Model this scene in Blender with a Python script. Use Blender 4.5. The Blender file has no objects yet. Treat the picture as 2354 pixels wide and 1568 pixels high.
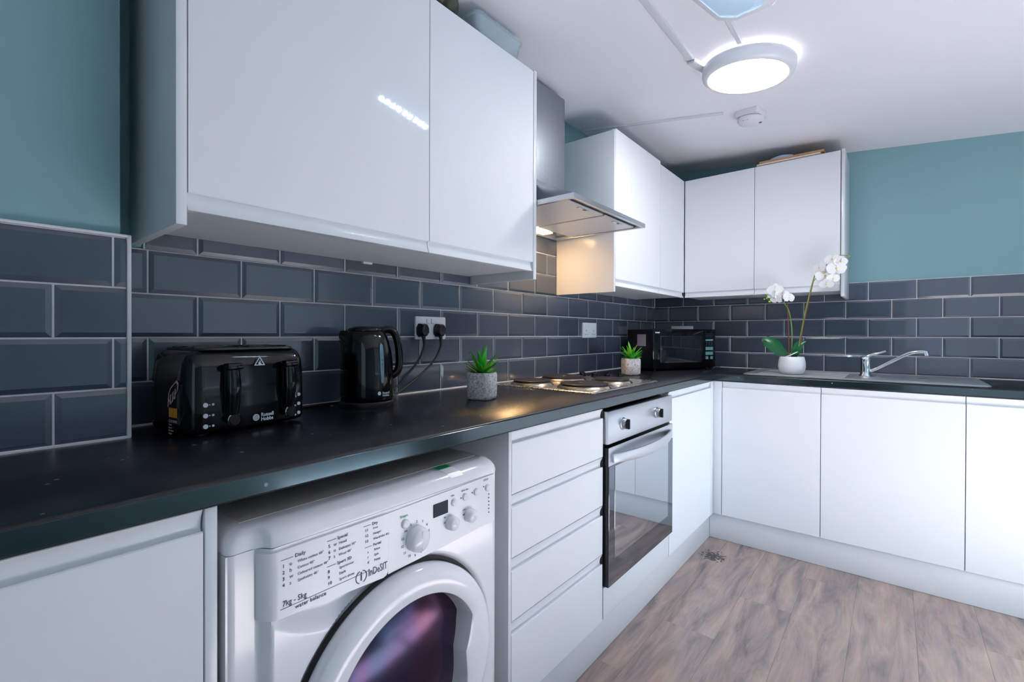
import bpy, bmesh, math, random
from mathutils import Vector, Matrix
random.seed(7)
S = bpy.context.scene
COL = S.collection
PI = math.pi
R = math.radians

def lin(r, g, b):
    f = lambda c: (c/255/12.92) if c/255 <= .04045 else ((c/255+.055)/1.055)**2.4
    return (f(r), f(g), f(b), 1)

# ------------------------------------------------------------------ camera
cam_d = bpy.data.cameras.new('camera'); cam = bpy.data.objects.new('camera', cam_d); COL.objects.link(cam)
F, YAW, PITCH, ROLL, CX, CY = 1081.29, .688866, -.0051140, .0029533, 1166.17, 773.86
CAM = Vector((-3.28671, -1.33622, 1.12614))
fwd = Vector((math.cos(YAW)*math.cos(PITCH), math.sin(YAW)*math.cos(PITCH), math.sin(PITCH)))
rgt = Vector((math.sin(YAW), -math.cos(YAW), 0)); up = rgt.cross(fwd)
r2 = rgt*math.cos(ROLL)+up*math.sin(ROLL); u2 = r2.cross(fwd)
cam.matrix_world = Matrix(((r2.x, u2.x, -fwd.x, CAM.x), (r2.y, u2.y, -fwd.y, CAM.y), (r2.z, u2.z, -fwd.z, CAM.z), (0, 0, 0, 1)))
cam_d.sensor_fit = 'HORIZONTAL'; cam_d.sensor_width = 36
cam_d.lens = 36*F/2354
cam_d.shift_x = (1177-CX)/2354; cam_d.shift_y = (CY-784)/2354
cam_d.clip_start = .02
S.camera = cam

# ------------------------------------------------------------------ world, daylight, exposure
S.view_settings.view_transform = 'Standard'; S.view_settings.look = 'None'
S.view_settings.gamma = 1; S.view_settings.use_curve_mapping = False
S.view_settings.exposure = 0.0
W = bpy.data.worlds.new('sky'); S.world = W; W.use_nodes = True
bg = W.node_tree.nodes['Background']; bg.inputs[0].default_value = (.62, .80, 1, 1); bg.inputs[1].default_value = .12

def area(name, loc, rot, sx, sy, power, color, spread=180):
    l = bpy.data.lights.new(name, 'AREA'); l.shape = 'RECTANGLE'; l.size = sx; l.size_y = sy
    l.energy = power; l.color = color; l.spread = R(spread)
    o = bpy.data.objects.new(name, l); o.location = loc; o.rotation_euler = rot; COL.objects.link(o); return o
# daylight through the glazed door behind and the window in the wall opposite the long run
area('daylight_rear', (-4.36, -1.95, 1.25), (R(90), 0, R(-90)), 1.0, 1.7, 5, (.72, .87, 1))
area('daylight_front', (-1.65, -2.86, 1.43), (R(85), 0, 0), 1.5, .9, 1.6, (.72, .87, 1))
area('low_fill_light', (-1.38, -2.84, .46), (R(88), 0, R(-20)), .9, .7, 6.6, (.78, .90, 1), 78)  # added fill light, aimed low to brighten the base doors near the corner
# sun through the high window of the front wall: it lands on the floor behind the camera's view
sl_ = bpy.data.lights.new('sun', 'SUN'); sl_.energy = 128; sl_.angle = R(.6); sl_.color = (.84, .93, 1)
so_ = bpy.data.objects.new('sun', sl_); so_.rotation_euler = (R(36), 0, R(14)); COL.objects.link(so_)

# ------------------------------------------------------------------ materials
def nodes(m): return m.node_tree.nodes, m.node_tree.links
def mat(name, col, rough=.5, metal=0, coat=0, emis=None, es=0, spec=.5, noise=None, bump=None):
    m = bpy.data.materials.new(name); m.use_nodes = True
    n, l = nodes(m); b = n['Principled BSDF']
    b.inputs['Base Color'].default_value = col; b.inputs['Roughness'].default_value = rough
    b.inputs['Metallic'].default_value = metal; b.inputs['Coat Weight'].default_value = coat
    b.inputs['Coat Roughness'].default_value = .04
    b.inputs['Specular IOR Level'].default_value = spec
    if emis: b.inputs['Emission Color'].default_value = emis; b.inputs['Emission Strength'].default_value = es
    tc = n.new('ShaderNodeTexCoord')
    if noise:      # (scale, amount) gentle variation of the colour
        t = n.new('ShaderNodeTexNoise'); t.inputs['Scale'].default_value = noise[0]; t.inputs['Detail'].default_value = 4
        l.new(tc.outputs['Object'], t.inputs['Vector'])
        mx = n.new('ShaderNodeMix'); mx.data_type = 'RGBA'
        mx.inputs[6].default_value = tuple(c*(1-noise[1]) for c in col[:3])+(1,)
        mx.inputs[7].default_value = tuple(min(1, c*(1+noise[1])) for c in col[:3])+(1,)
        l.new(t.outputs['Fac'], mx.inputs[0]); l.new(mx.outputs[2], b.inputs['Base Color'])
    if bump:       # (scale, strength, distance)
        t2 = n.new('ShaderNodeTexNoise'); t2.inputs['Scale'].default_value = bump[0]; t2.inputs['Detail'].default_value = 3
        l.new(tc.outputs['Object'], t2.inputs['Vector'])
        bp = n.new('ShaderNodeBump'); bp.inputs['Strength'].default_value = bump[1]; bp.inputs['Distance'].default_value = bump[2]
        l.new(t2.outputs['Fac'], bp.inputs['Height']); l.new(bp.outputs['Normal'], b.inputs['Normal'])
    return m

M = {}
M['paint'] = mat('teal_wall_paint', lin(136, 176, 183), .5, noise=(2, .04), bump=(60, .08, .002))
M['ceiling'] = mat('ceiling_paint', lin(238, 239, 245), .7, noise=(1.5, .02), bump=(40, .06, .002))
M['grout'] = mat('white_grout', lin(215, 214, 218), .8, noise=(30, .06))
M['trim'] = mat('white_trim', lin(222, 222, 226), .5)
M['gloss'] = mat('white_gloss_door', lin(226, 229, 234), .055, coat=.0, noise=(1, .01))
M['satin'] = mat('white_satin_door', lin(226, 229, 234), .55, spec=.4, noise=(1, .01))
M['carcass'] = mat('white_melamine', lin(218, 222, 226), .3)
M['panel'] = mat('white_side_panel', lin(222, 225, 230), .22)
M['shadowgap'] = mat('dark_gap', lin(22, 24, 28), .6)
M['white'] = mat('white_enamel', lin(232, 232, 238), .16, coat=.3)
M['whitep'] = mat('white_plastic', lin(228, 229, 235), .28)
M['creamp'] = mat('aged_plastic', lin(214, 205, 198), .4)
M['print'] = mat('grey_print', lin(70, 82, 95), .6)
M['printlt'] = mat('light_print', lin(205, 215, 225), .5)
M['green'] = mat('green_print', lin(25, 160, 110), .5)
M['black'] = mat('black_gloss_plastic', lin(7, 8, 11), .08, coat=.0, spec=.45)
M['blackm'] = mat('black_satin_plastic', lin(14, 15, 18), .3)
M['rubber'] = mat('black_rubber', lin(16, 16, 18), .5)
M['chrome'] = mat('chrome', (.82, .84, .86, 1), .07, metal=1)
M['amber'] = mat('toast_print', lin(205, 140, 40), .5, noise=(90, .6))
M['pink'] = mat('toast_outline_print', lin(205, 170, 165), .5)
M['brown'] = mat('brown_print', lin(86, 50, 48), .5)
M['lcd'] = mat('display', lin(26, 42, 56), .45, spec=.2)
M['teallcd'] = mat('button_print', lin(120, 170, 180), .4)
M['gauge'] = mat('water_gauge_plastic', lin(105, 135, 150), .12)
M['fineprint'] = mat('fine_grey_print', lin(112, 126, 140), .6)
M['paper'] = mat('sticker', lin(190, 170, 182), .5)
M['wood'] = mat('oak_board', lin(196, 150, 100), .5, noise=(12, .2))
M['bag'] = mat('blue_plastic_bag', lin(170, 190, 225), .3, bump=(40, .6, .01))
M['petal'] = mat('orchid_petal', lin(240, 240, 240), .5)
M['yellow'] = mat('orchid_lip', lin(240, 215, 60), .5)
M['bud'] = mat('green_bud', lin(160, 205, 60), .4)
M['stem'] = mat('flower_stem', lin(105, 140, 60), .5)
M['stake'] = mat('brown_stake', lin(120, 60, 45), .6)
M['orleaf'] = mat('orchid_leaf', lin(8, 92, 48), .25)
M['soil'] = mat('soil', lin(70, 45, 30), .9)
M['filter'] = mat('hood_filter', lin(196, 200, 206), .35, metal=.3)
M['lampwarm'] = mat('hood_lamp_lens', lin(255, 210, 140), .4, emis=(1, .62, .25, 1), es=25)
M['socket'] = mat('socket_white', lin(238, 240, 244), .3)
M['conduit'] = mat('white_trunking', lin(216, 219, 228), .4)
M['bowl'] = mat('dark_green_glass', lin(60, 66, 50), .1)
M['alarm'] = mat('alarm_white', lin(228, 228, 236), .4)
M['ceramic'] = mat('white_ceramic', lin(236, 236, 240), .35, bump=(80, .05, .001))
M['yellowdot'] = mat('yellow_mark', lin(210, 190, 60), .5)
M['red'] = mat('red_dot', lin(220, 40, 60), .4, emis=(1, .1, .15, 1), es=.3)

def tile_mat():
    m = mat('slate_glazed_tile', lin(72, 80, 96), .22, coat=.6, spec=.8); n, l = nodes(m); b = n['Principled BSDF']
    oi = n.new('ShaderNodeObjectInfo'); mx = n.new('ShaderNodeMix'); mx.data_type = 'RGBA'
    mx.inputs[6].default_value = lin(64, 74, 90); mx.inputs[7].default_value = lin(80, 89, 106)
    l.new(oi.outputs['Random'], mx.inputs[0]); l.new(mx.outputs[2], b.inputs['Base Color'])
    tc = n.new('ShaderNodeTexCoord'); t = n.new('ShaderNodeTexNoise'); t.inputs['Scale'].default_value = 9; t.inputs['Detail'].default_value = 1
    l.new(tc.outputs['Object'], t.inputs['Vector'])
    bp = n.new('ShaderNodeBump'); bp.inputs['Strength'].default_value = .25; bp.inputs['Distance'].default_value = .004
    l.new(t.outputs['Fac'], bp.inputs['Height']); l.new(bp.outputs['Normal'], b.inputs['Normal'])
    return m
M['tile'] = tile_mat()

def worktop_mat():
    m = mat('dark_stone_laminate', lin(30, 33, 42), .27, spec=.5); n, l = nodes(m); b = n['Principled BSDF']
    tc = n.new('ShaderNodeTexCoord')
    t = n.new('ShaderNodeTexNoise'); t.inputs['Scale'].default_value = 6; t.inputs['Detail'].default_value = 8; t.inputs['Roughness'].default_value = .7
    l.new(tc.outputs['Object'], t.inputs['Vector'])
    c = n.new('ShaderNodeValToRGB'); c.color_ramp.elements[0].color = lin(9, 10, 15); c.color_ramp.elements[0].position = .35
    c.color_ramp.elements[1].color = lin(28, 31, 40); c.color_ramp.elements[1].position = .7
    l.new(t.outputs['Fac'], c.inputs[0])
    v = n.new('ShaderNodeTexVoronoi'); v.inputs['Scale'].default_value = 34; v.inputs['Randomness'].default_value = 1
    l.new(tc.outputs['Object'], v.inputs['Vector'])
    c2 = n.new('ShaderNodeValToRGB'); c2.color_ramp.elements[0].color = (1, 1, 1, 1); c2.color_ramp.elements[0].position = .06
    c2.color_ramp.elements[1].color = (0, 0, 0, 1); c2.color_ramp.elements[1].position = .14
    l.new(v.outputs['Distance'], c2.inputs[0])
    t3 = n.new('ShaderNodeTexNoise'); t3.inputs['Scale'].default_value = 11; l.new(tc.outputs['Object'], t3.inputs['Vector'])
    c3 = n.new('ShaderNodeValToRGB'); c3.color_ramp.elements[0].position = .52; c3.color_ramp.elements[1].position = .6
    l.new(t3.outputs['Fac'], c3.inputs[0])
    mu = n.new('ShaderNodeMath'); mu.operation = 'MULTIPLY'; l.new(c2.outputs[0], mu.inputs[0]); l.new(c3.outputs[0], mu.inputs[1])
    mx = n.new('ShaderNodeMix'); mx.data_type = 'RGBA'; mx.inputs[7].default_value = lin(120, 130, 140)
    l.new(mu.outputs[0], mx.inputs[0]); l.new(c.outputs[0], mx.inputs[6]); l.new(mx.outputs[2], b.inputs['Base Color'])
    return m
M['worktop'] = worktop_mat()

M['edge'] = worktop_mat(); M['edge'].name = 'glossy_laminate_edge'
_b = M['edge'].node_tree.nodes['Principled BSDF']; _b.inputs['IOR'].default_value = 2.0; _b.inputs['Specular Tint'].default_value = (.72, .95, 1, 1); _b.inputs['Roughness'].default_value = .13
def floor_mat():
    m = mat('weathered_oak_laminate', lin(140, 115, 105), .2, spec=.8); n, l = nodes(m); b = n['Principled BSDF']
    tc = n.new('ShaderNodeTexCoord'); oi = n.new('ShaderNodeObjectInfo')
    mp = n.new('ShaderNodeMapping'); mp.inputs['Scale'].default_value = (.9, 4.5, 1)
    cb = n.new('ShaderNodeCombineXYZ'); ml = n.new('ShaderNodeMath'); ml.operation = 'MULTIPLY'; ml.inputs[1].default_value = 40
    l.new(oi.outputs['Random'], ml.inputs[0]); l.new(ml.outputs[0], cb.inputs[0]); l.new(ml.outputs[0], cb.inputs[1])
    va = n.new('ShaderNodeVectorMath'); l.new(tc.outputs['Object'], va.inputs[0]); l.new(cb.outputs[0], va.inputs[1]); l.new(va.outputs[0], mp.inputs[0])
    t = n.new('ShaderNodeTexNoise'); t.inputs['Scale'].default_value = 3.2; t.inputs['Detail'].default_value = 9; t.inputs['Roughness'].default_value = .62; t.inputs['Distortion'].default_value = .7
    l.new(mp.outputs[0], t.inputs['Vector'])
    c = n.new('ShaderNodeValToRGB'); e = c.color_ramp.elements
    e[0].position = .22; e[0].color = lin(92, 86, 92); e[1].position = .80; e[1].color = lin(200, 174, 158)
    k = e.new(.45); k.color = lin(152, 132, 127); k = e.new(.60); k.color = lin(176, 152, 141)
    l.new(t.outputs['Fac'], c.inputs[0])
    mp2 = n.new('ShaderNodeMapping'); mp2.inputs['Scale'].default_value = (4, 90, 1); l.new(va.outputs[0], mp2.inputs[0])
    t2 = n.new('ShaderNodeTexNoise'); t2.inputs['Scale'].default_value = 2; t2.inputs['Detail'].default_value = 4; l.new(mp2.outputs[0], t2.inputs['Vector'])
    mx = n.new('ShaderNodeMix'); mx.data_type = 'RGBA'; mx.blend_type = 'OVERLAY'; mx.inputs[0].default_value = .22
    l.new(c.outputs[0], mx.inputs[6]); l.new(t2.outputs['Color'], mx.inputs[7])
    # dark cracks along the grain
    mp3 = n.new('ShaderNodeMapping'); mp3.inputs['Scale'].default_value = (1.6, 11, 1); l.new(va.outputs[0], mp3.inputs[0])
    t3 = n.new('ShaderNodeTexNoise'); t3.inputs['Scale'].default_value = 1.7; t3.inputs['Detail'].default_value = 3; t3.inputs['Distortion'].default_value = .4
    l.new(mp3.outputs[0], t3.inputs['Vector'])
    c3 = n.new('ShaderNodeValToRGB'); q = c3.color_ramp.elements
    q[0].position = .640; q[0].color = (1, 1, 1, 1); q[1].position = .66; q[1].color = (.35, .36, .42, 1); w = q.new(.672); w.color = (1, 1, 1, 1)
    l.new(t3.outputs['Fac'], c3.inputs[0])
    mx2 = n.new('ShaderNodeMix'); mx2.data_type = 'RGBA'; mx2.blend_type = 'MULTIPLY'; mx2.inputs[0].default_value = .3
    l.new(mx.outputs[2], mx2.inputs[6]); l.new(c3.outputs[0], mx2.inputs[7])
    # one dark speckled knot near the corner of the plinths
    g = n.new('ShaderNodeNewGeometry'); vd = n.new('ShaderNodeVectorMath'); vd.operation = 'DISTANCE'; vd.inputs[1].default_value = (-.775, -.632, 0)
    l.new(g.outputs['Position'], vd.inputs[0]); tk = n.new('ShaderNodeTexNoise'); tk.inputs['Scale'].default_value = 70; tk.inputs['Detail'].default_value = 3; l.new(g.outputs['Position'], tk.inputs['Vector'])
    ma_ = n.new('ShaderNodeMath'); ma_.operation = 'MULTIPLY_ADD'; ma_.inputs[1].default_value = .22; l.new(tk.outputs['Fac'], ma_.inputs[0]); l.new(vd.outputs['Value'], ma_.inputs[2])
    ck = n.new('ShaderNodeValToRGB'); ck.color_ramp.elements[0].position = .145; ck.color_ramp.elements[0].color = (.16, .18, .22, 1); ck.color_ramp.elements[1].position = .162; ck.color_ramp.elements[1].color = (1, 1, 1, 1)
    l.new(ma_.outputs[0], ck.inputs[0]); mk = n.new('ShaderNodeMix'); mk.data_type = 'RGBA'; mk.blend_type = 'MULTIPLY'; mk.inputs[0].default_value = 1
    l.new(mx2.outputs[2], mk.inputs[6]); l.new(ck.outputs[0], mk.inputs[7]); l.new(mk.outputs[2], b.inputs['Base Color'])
    bp = n.new('ShaderNodeBump'); bp.inputs['Strength'].default_value = .12; bp.inputs['Distance'].default_value = .002
    l.new(t2.outputs['Fac'], bp.inputs['Height']); l.new(bp.outputs['Normal'], b.inputs['Normal'])
    return m
M['floor'] = floor_mat()

def steel_mat(name, col, rough, sc):
    m = mat(name, col, rough, metal=1); n, l = nodes(m); b = n['Principled BSDF']
    tc = n.new('ShaderNodeTexCoord'); mp = n.new('ShaderNodeMapping'); mp.inputs['Scale'].default_value = sc
    l.new(tc.outputs['Object'], mp.inputs[0]); t = n.new('ShaderNodeTexNoise'); t.inputs['Scale'].default_value = 5; t.inputs['Detail'].default_value = 5
    l.new(mp.outputs[0], t.inputs['Vector']); mr = n.new('ShaderNodeMapRange'); mr.inputs[3].default_value = rough*.7; mr.inputs[4].default_value = rough*1.35
    l.new(t.outputs['Fac'], mr.inputs[0]); l.new(mr.outputs[0], b.inputs['Roughness'])
    return m
M['steel'] = steel_mat('brushed_steel', (.58, .60, .63, 1), .24, (1, 1, 60))
M['steelv'] = steel_mat('brushed_steel_vertical', (.34, .37, .40, 1), .5, (40, 40, 1))
M['sink'] = steel_mat('sink_steel', (.74, .74, .76, 1), .38, (30, 2, 1))
M['hobsteel'] = steel_mat('hob_steel', (.74, .73, .74, 1), .27, (2, 20, 1))
M['ovensteel'] = steel_mat('oven_fascia_steel', (.70, .72, .76, 1), .32, (1, 1, 50))
M['plate'] = mat('hotplate_iron', lin(58, 54, 56), .38, metal=.5, bump=(200, .2, .001))
M['rust'] = mat('hotplate_rim', (.55, .47, .36, 1), .22, metal=1)
M['ovenglass'] = mat('oven_glass', lin(24, 28, 36), .03, coat=1, spec=1)
M['ovenglass'].node_tree.nodes['Principled BSDF'].inputs['Metallic'].default_value = 1
M['ovenglass'].node_tree.nodes['Principled BSDF'].inputs['Base Color'].default_value = (.60, .66, .71, 1)
M['ovenglassdark'] = mat('oven_door_dark_glass', (.27, .30, .34, 1), .04, metal=1)
M['mwglass'] = mat('microwave_glass', lin(10, 13, 18), .03, coat=1, spec=.8)

def pot_mat():
    m = mat('grey_rough_cement', lin(190, 188, 190), .85); n, l = nodes(m); b = n['Principled BSDF']
    tc = n.new('ShaderNodeTexCoord'); t = n.new('ShaderNodeTexVoronoi'); t.inputs['Scale'].default_value = 160
    t2 = n.new('ShaderNodeTexNoise'); t2.inputs['Scale'].default_value = 110; t2.inputs['Detail'].default_value = 3; t2.inputs['Distortion'].default_value = 1.5
    l.new(tc.outputs['Object'], t2.inputs['Vector'])
    c = n.new('ShaderNodeValToRGB'); c.color_ramp.elements[0].position = .38; c.color_ramp.elements[0].color = lin(150, 150, 152)
    c.color_ramp.elements[1].position = .55; c.color_ramp.elements[1].color = lin(224, 220, 222)
    l.new(t2.outputs['Fac'], c.inputs[0]); l.new(c.outputs[0], b.inputs['Base Color'])
    bp = n.new('ShaderNodeBump'); bp.inputs['Strength'].default_value = 1; bp.inputs['Distance'].default_value = .0025
    l.new(t2.outputs['Fac'], bp.inputs['Height']); l.new(bp.outputs['Normal'], b.inputs['Normal'])
    return m
M['pot'] = pot_mat()

def leaf_mat():
    m = mat('succulent_leaf', lin(60, 165, 50), .35); n, l = nodes(m); b = n['Principled BSDF']
    oi = n.new('ShaderNodeObjectInfo'); c = n.new('ShaderNodeValToRGB'); e = c.color_ramp.elements
    e[0].position = 0; e[0].color = lin(24, 110, 40); e[1].position = 1; e[1].color = lin(150, 225, 60)
    k = e.new(.5); k.color = lin(60, 185, 55)
    l.new(oi.outputs['Random'], c.inputs[0]); l.new(c.outputs[0], b.inputs['Base Color'])
    return m
M['leaf'] = leaf_mat()

def washglass_mat():
    m = mat('washer_door_glass', lin(12, 14, 26), .16, spec=.35); n, l = nodes(m); b = n['Principled BSDF']
    tc = n.new('ShaderNodeTexCoord'); mp = n.new('ShaderNodeMapping'); mp.inputs['Rotation'].default_value = (0, R(40), 0); mp.inputs['Scale'].default_value = (7, 1, 3)
    l.new(tc.outputs['Object'], mp.inputs[0])
    t = n.new('ShaderNodeTexNoise'); t.inputs['Scale'].default_value = 1; t.inputs['Detail'].default_value = 2; t.inputs['Distortion'].default_value = .6
    l.new(mp.outputs[0], t.inputs['Vector'])
    mr = n.new('ShaderNodeMapRange'); mr.inputs[3].default_value = 330; mr.inputs[4].default_value = 450
    l.new(t.outputs['Fac'], mr.inputs[0]); l.new(mr.outputs[0], b.inputs['Thin Film Thickness']); b.inputs['Thin Film IOR'].default_value = 1.55
    return m
M['washglass'] = washglass_mat()

def clear_mat(name, col, rough, tr):
    m = bpy.data.materials.new(name); m.use_nodes = True; n, l = nodes(m); b = n['Principled BSDF']
    b.inputs['Base Color'].default_value = col; b.inputs['Roughness'].default_value = rough
    t = n.new('ShaderNodeBsdfTransparent'); t.inputs[0].default_value = (.93, .97, 1, 1)
    mx = n.new('ShaderNodeMixShader'); mx.inputs[0].default_value = tr
    l.new(b.outputs[0], mx.inputs[1]); l.new(t.outputs[0], mx.inputs[2]); l.new(mx.outputs[0], n['Material Output'].inputs[0])
    return m
M['clear'] = clear_mat('clear_plastic', lin(200, 215, 222), .1, .55)
M['pane'] = clear_mat('window_pane', lin(200, 220, 230), .02, .88)
M['lens'] = clear_mat('prismatic_lens', lin(205, 228, 245), .15, .45)

def emit(name, col, s):
    m = bpy.data.materials.new(name); m.use_nodes = True; n, l = nodes(m); b = n['Principled BSDF']
    b.inputs['Base Color'].default_value = (.8, .8, .8, 1); b.inputs['Emission Color'].default_value = col; b.inputs['Emission Strength'].default_value = s
    return m
M['lampface'] = emit('lamp_diffuser', (1, .985, 1, 1), 41)
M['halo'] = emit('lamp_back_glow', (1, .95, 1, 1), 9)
M['led'] = emit('led_dot', (.75, .92, 1, 1), 300)

# ------------------------------------------------------------------ mesh helpers
class MB:
    def __init__(s, o=(0, 0, 0)):
        s.bm = bmesh.new(); s.o = Vector(o)
    def box(s, x0, x1, y0, y1, z0, z1, bev=0, seg=2):
        r = bmesh.ops.create_cube(s.bm, size=1); v = r['verts']
        x0, x1 = sorted((x0, x1)); y0, y1 = sorted((y0, y1)); z0, z1 = sorted((z0, z1))
        for q in v: q.co = Vector(((x0+x1)/2+q.co.x*(x1-x0), (y0+y1)/2+q.co.y*(y1-y0), (z0+z1)/2+q.co.z*(z1-z0)))
        if bev:
            e = list({ed for q in v for ed in q.link_edges})
            bmesh.ops.bevel(s.bm, geom=e, offset=bev, segments=seg, profile=.5, affect='EDGES')
        return s
    def face(s, pts):
        return s.bm.faces.new([s.bm.verts.new(p) for p in pts])
    def prism(s, pts, ext):
        ext = Vector(ext); a = [s.bm.verts.new(Vector(p)) for p in pts]; b = [s.bm.verts.new(Vector(p)+ext) for p in pts]; n = len(a)
        s.bm.faces.new(a); s.bm.faces.new(list(reversed(b)))
        for i in range(n): s.bm.faces.new([a[i], b[i], b[(i+1) % n], a[(i+1) % n]])
        return s
    def rings(s, rings, close=True, cap0=True, cap1=True):
        vr = [[s.bm.verts.new(Vector(p)) for p in r] for r in rings]; n = len(vr[0])
        for i in range(len(vr)-1):
            for j in range(n if close else n-1):
                k = (j+1) % n; s.bm.faces.new([vr[i][j], vr[i][k], vr[i+1][k], vr[i+1][j]])
        if cap0: s.bm.faces.new(vr[0])
        if cap1: s.bm.faces.new(list(reversed(vr[-1])))
        return s
    def lathe(s, prof, c, axis='z', seg=40, cap0=True, cap1=True):
        rs = []
        for r, h in prof:
            ring = []
            for i in range(seg):
                a = 2*PI*i/seg; p, q = r*math.cos(a), r*math.sin(a)
                ring.append({'z': (c[0]+p, c[1]+q, c[2]+h), 'y': (c[0]+p, c[1]+h, c[2]+q), 'x': (c[0]+h, c[1]+p, c[2]+q)}[axis])
            rs.append(ring)
        return s.rings(rs, True, cap0, cap1)
    def tube(s, pts, r, seg=10, cap=True):
        pts = [Vector(p) for p in pts]; n = len(pts); rr = r if isinstance(r, (list, tuple)) else [r]*n
        t0 = (pts[1]-pts[0]).normalized(); nrm = t0.orthogonal().normalized(); rs = []
        for i in range(n):
            t = (pts[min(i+1, n-1)]-pts[max(i-1, 0)]).normalized()
            nrm = (nrm-t*nrm.dot(t)).normalized(); b = t.cross(nrm)
            rs.append([pts[i]+(nrm*math.cos(2*PI*k/seg)+b*math.sin(2*PI*k/seg))*rr[i] for k in range(seg)])
        return s.rings(rs, True, cap, cap)
    def build(s, name, m, parent=None, ang=35, **kw):
        bmesh.ops.recalc_face_normals(s.bm, faces=s.bm.faces)
        bmesh.ops.translate(s.bm, verts=s.bm.verts, vec=-s.o)
        me = bpy.data.meshes.new(name); s.bm.to_mesh(me); s.bm.free()
        me.polygons.foreach_set('use_smooth', [True]*len(me.polygons)); me.set_sharp_from_angle(angle=R(ang))
        me.materials.append(M[m] if isinstance(m, str) else m)
        o = bpy.data.objects.new(name, me); COL.objects.link(o)
        if parent is not None: o.parent = parent
        elif s.o.length: o.location = s.o
        for k, v in kw.items(): o[k] = v
        return o

def thing(name, label, cat, loc=(0, 0, 0), rz=0, group=None):
    o = bpy.data.objects.new(name, None); o.empty_display_size = .05; COL.objects.link(o)
    o.location = loc; o.rotation_euler = (0, 0, rz); o['label'] = label; o['category'] = cat
    if group: o['group'] = group
    return o
def tag(o, label, cat, group=None):
    o['label'] = label; o['category'] = cat
    if group: o['group'] = group
    return o
def catmull(P, n=8):
    P = [Vector(p) for p in P]; out = []; Q = [P[0]]+P+[P[-1]]
    for i in range(1, len(Q)-2):
        a, b, c, d = Q[i-1:i+3]
        for k in range(n):
            t = k/n; out.append(.5*((2*b)+(c-a)*t+(2*a-5*b+4*c-d)*t*t+(3*b-a-3*c+d)*t**3))
    return out+[P[-1]]
def rrect(w, d, r, n=5):
    pts = []
    for cx, cy, a0 in ((w/2-r, d/2-r, 0), (-w/2+r, d/2-r, 90), (-w/2+r, -d/2+r, 180), (w/2-r, -d/2+r, 270)):
        for k in range(n+1):
            a = R(a0+90*k/n); pts.append((cx+r*math.cos(a), cy+r*math.sin(a)))
    return pts
def text(body, size, loc, right, upv, m, parent, name='lettering', align='LEFT', gap=.0006, spacing=1.0, width=1.0, bold=0, label=None):
    cu = bpy.data.curves.new(name, 'FONT'); cu.body = body; cu.size = size; cu.align_x = align; cu.extrude = .0002
    cu.space_line = spacing; cu.resolution_u = 2; cu.offset = bold
    ob = bpy.data.objects.new(name, cu); COL.objects.link(ob)
    me = bpy.data.meshes.new_from_object(ob.evaluated_get(bpy.context.evaluated_depsgraph_get())); bpy.data.objects.remove(ob); bpy.data.curves.remove(cu)
    rv = Vector(right).normalized(); uv = Vector(upv).normalized(); nv = rv.cross(uv)
    T = Matrix(((rv.x*width, uv.x, nv.x, loc[0]+nv.x*gap), (rv.y*width, uv.y, nv.y, loc[1]+nv.y*gap), (rv.z*width, uv.z, nv.z, loc[2]+nv.z*gap), (0, 0, 0, 1)))
    me.transform(T); me.name = name; me.materials.clear(); me.materials.append(M[m])
    o = bpy.data.objects.new(name, me); COL.objects.link(o); o.parent = parent
    if label: o['label'] = label
    return o

# ------------------------------------------------------------------ the room
PZ = .10189; Z0 = 1.116; P = .203; ZT = .9125
def ceil_z(x, y): return 2.268+.0925*y+.02*x
XR, YF = -4.35, -2.85      # rear wall, front wall
# ceiling: a slab that follows the slight slope of the photograph's ceiling
b = MB(); ring = lambda h: [(XR-.1, YF-.1, ceil_z(XR-.1, YF-.1)+h), (.11, YF-.1, ceil_z(.11, YF-.1)+h), (.11, .11, ceil_z(.11, .11)+h), (XR-.1, .11, ceil_z(XR-.1, .11)+h)]
b.rings([ring(0), ring(.08)]); b.build('ceiling', 'ceiling', kind='structure')
# floor: subfloor with individual laminate planks
fl = MB().box(XR-.1, .1, YF-.1, .1, -.06, -.009).build('floor', 'shadowgap', kind='structure')
PW, PLN = .192, 1.285
plank_cache = {}
def plank(x0, x1, y0, y1):
    key = (round(x1-x0, 4), round(y1-y0, 4))
    if key not in plank_cache:
        mb = MB(); mb.box(0, x1-x0-.0004, 0, y1-y0-.0004, -.008, 0, .0004, 1)
        o = mb.build('plank', 'floor', fl); plank_cache[key] = o.data
    else:
        o = bpy.data.objects.new('plank', plank_cache[key]); COL.objects.link(o); o.parent = fl
    o.location = (x0, y0, 0)
yy = -.06; row = 0
while yy-PW > YF-.05:
    off = (-.37*row*1.0) % PLN; x = 0.0
    xe = -off if off > .05 else -PLN
    x1 = 0.0
    while x1 > XR:
        x0 = max(xe, XR); plank(x0, x1, yy-PW, yy); x1 = x0; xe = x0-PLN
    yy -= PW; row += 1

# walls
wall_back = MB().box(XR, .11, .010, .11, 0, 2.3).build('wall_back', 'paint', kind='structure')
wall_right = MB().box(.010, .11, YF, .010, 0, 2.3).build('wall_right', 'paint', kind='structure')
wall_left = MB().box(XR, -3.047, -.112, .010, 0, 2.3).build('wall_left', 'paint', kind='structure')
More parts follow.
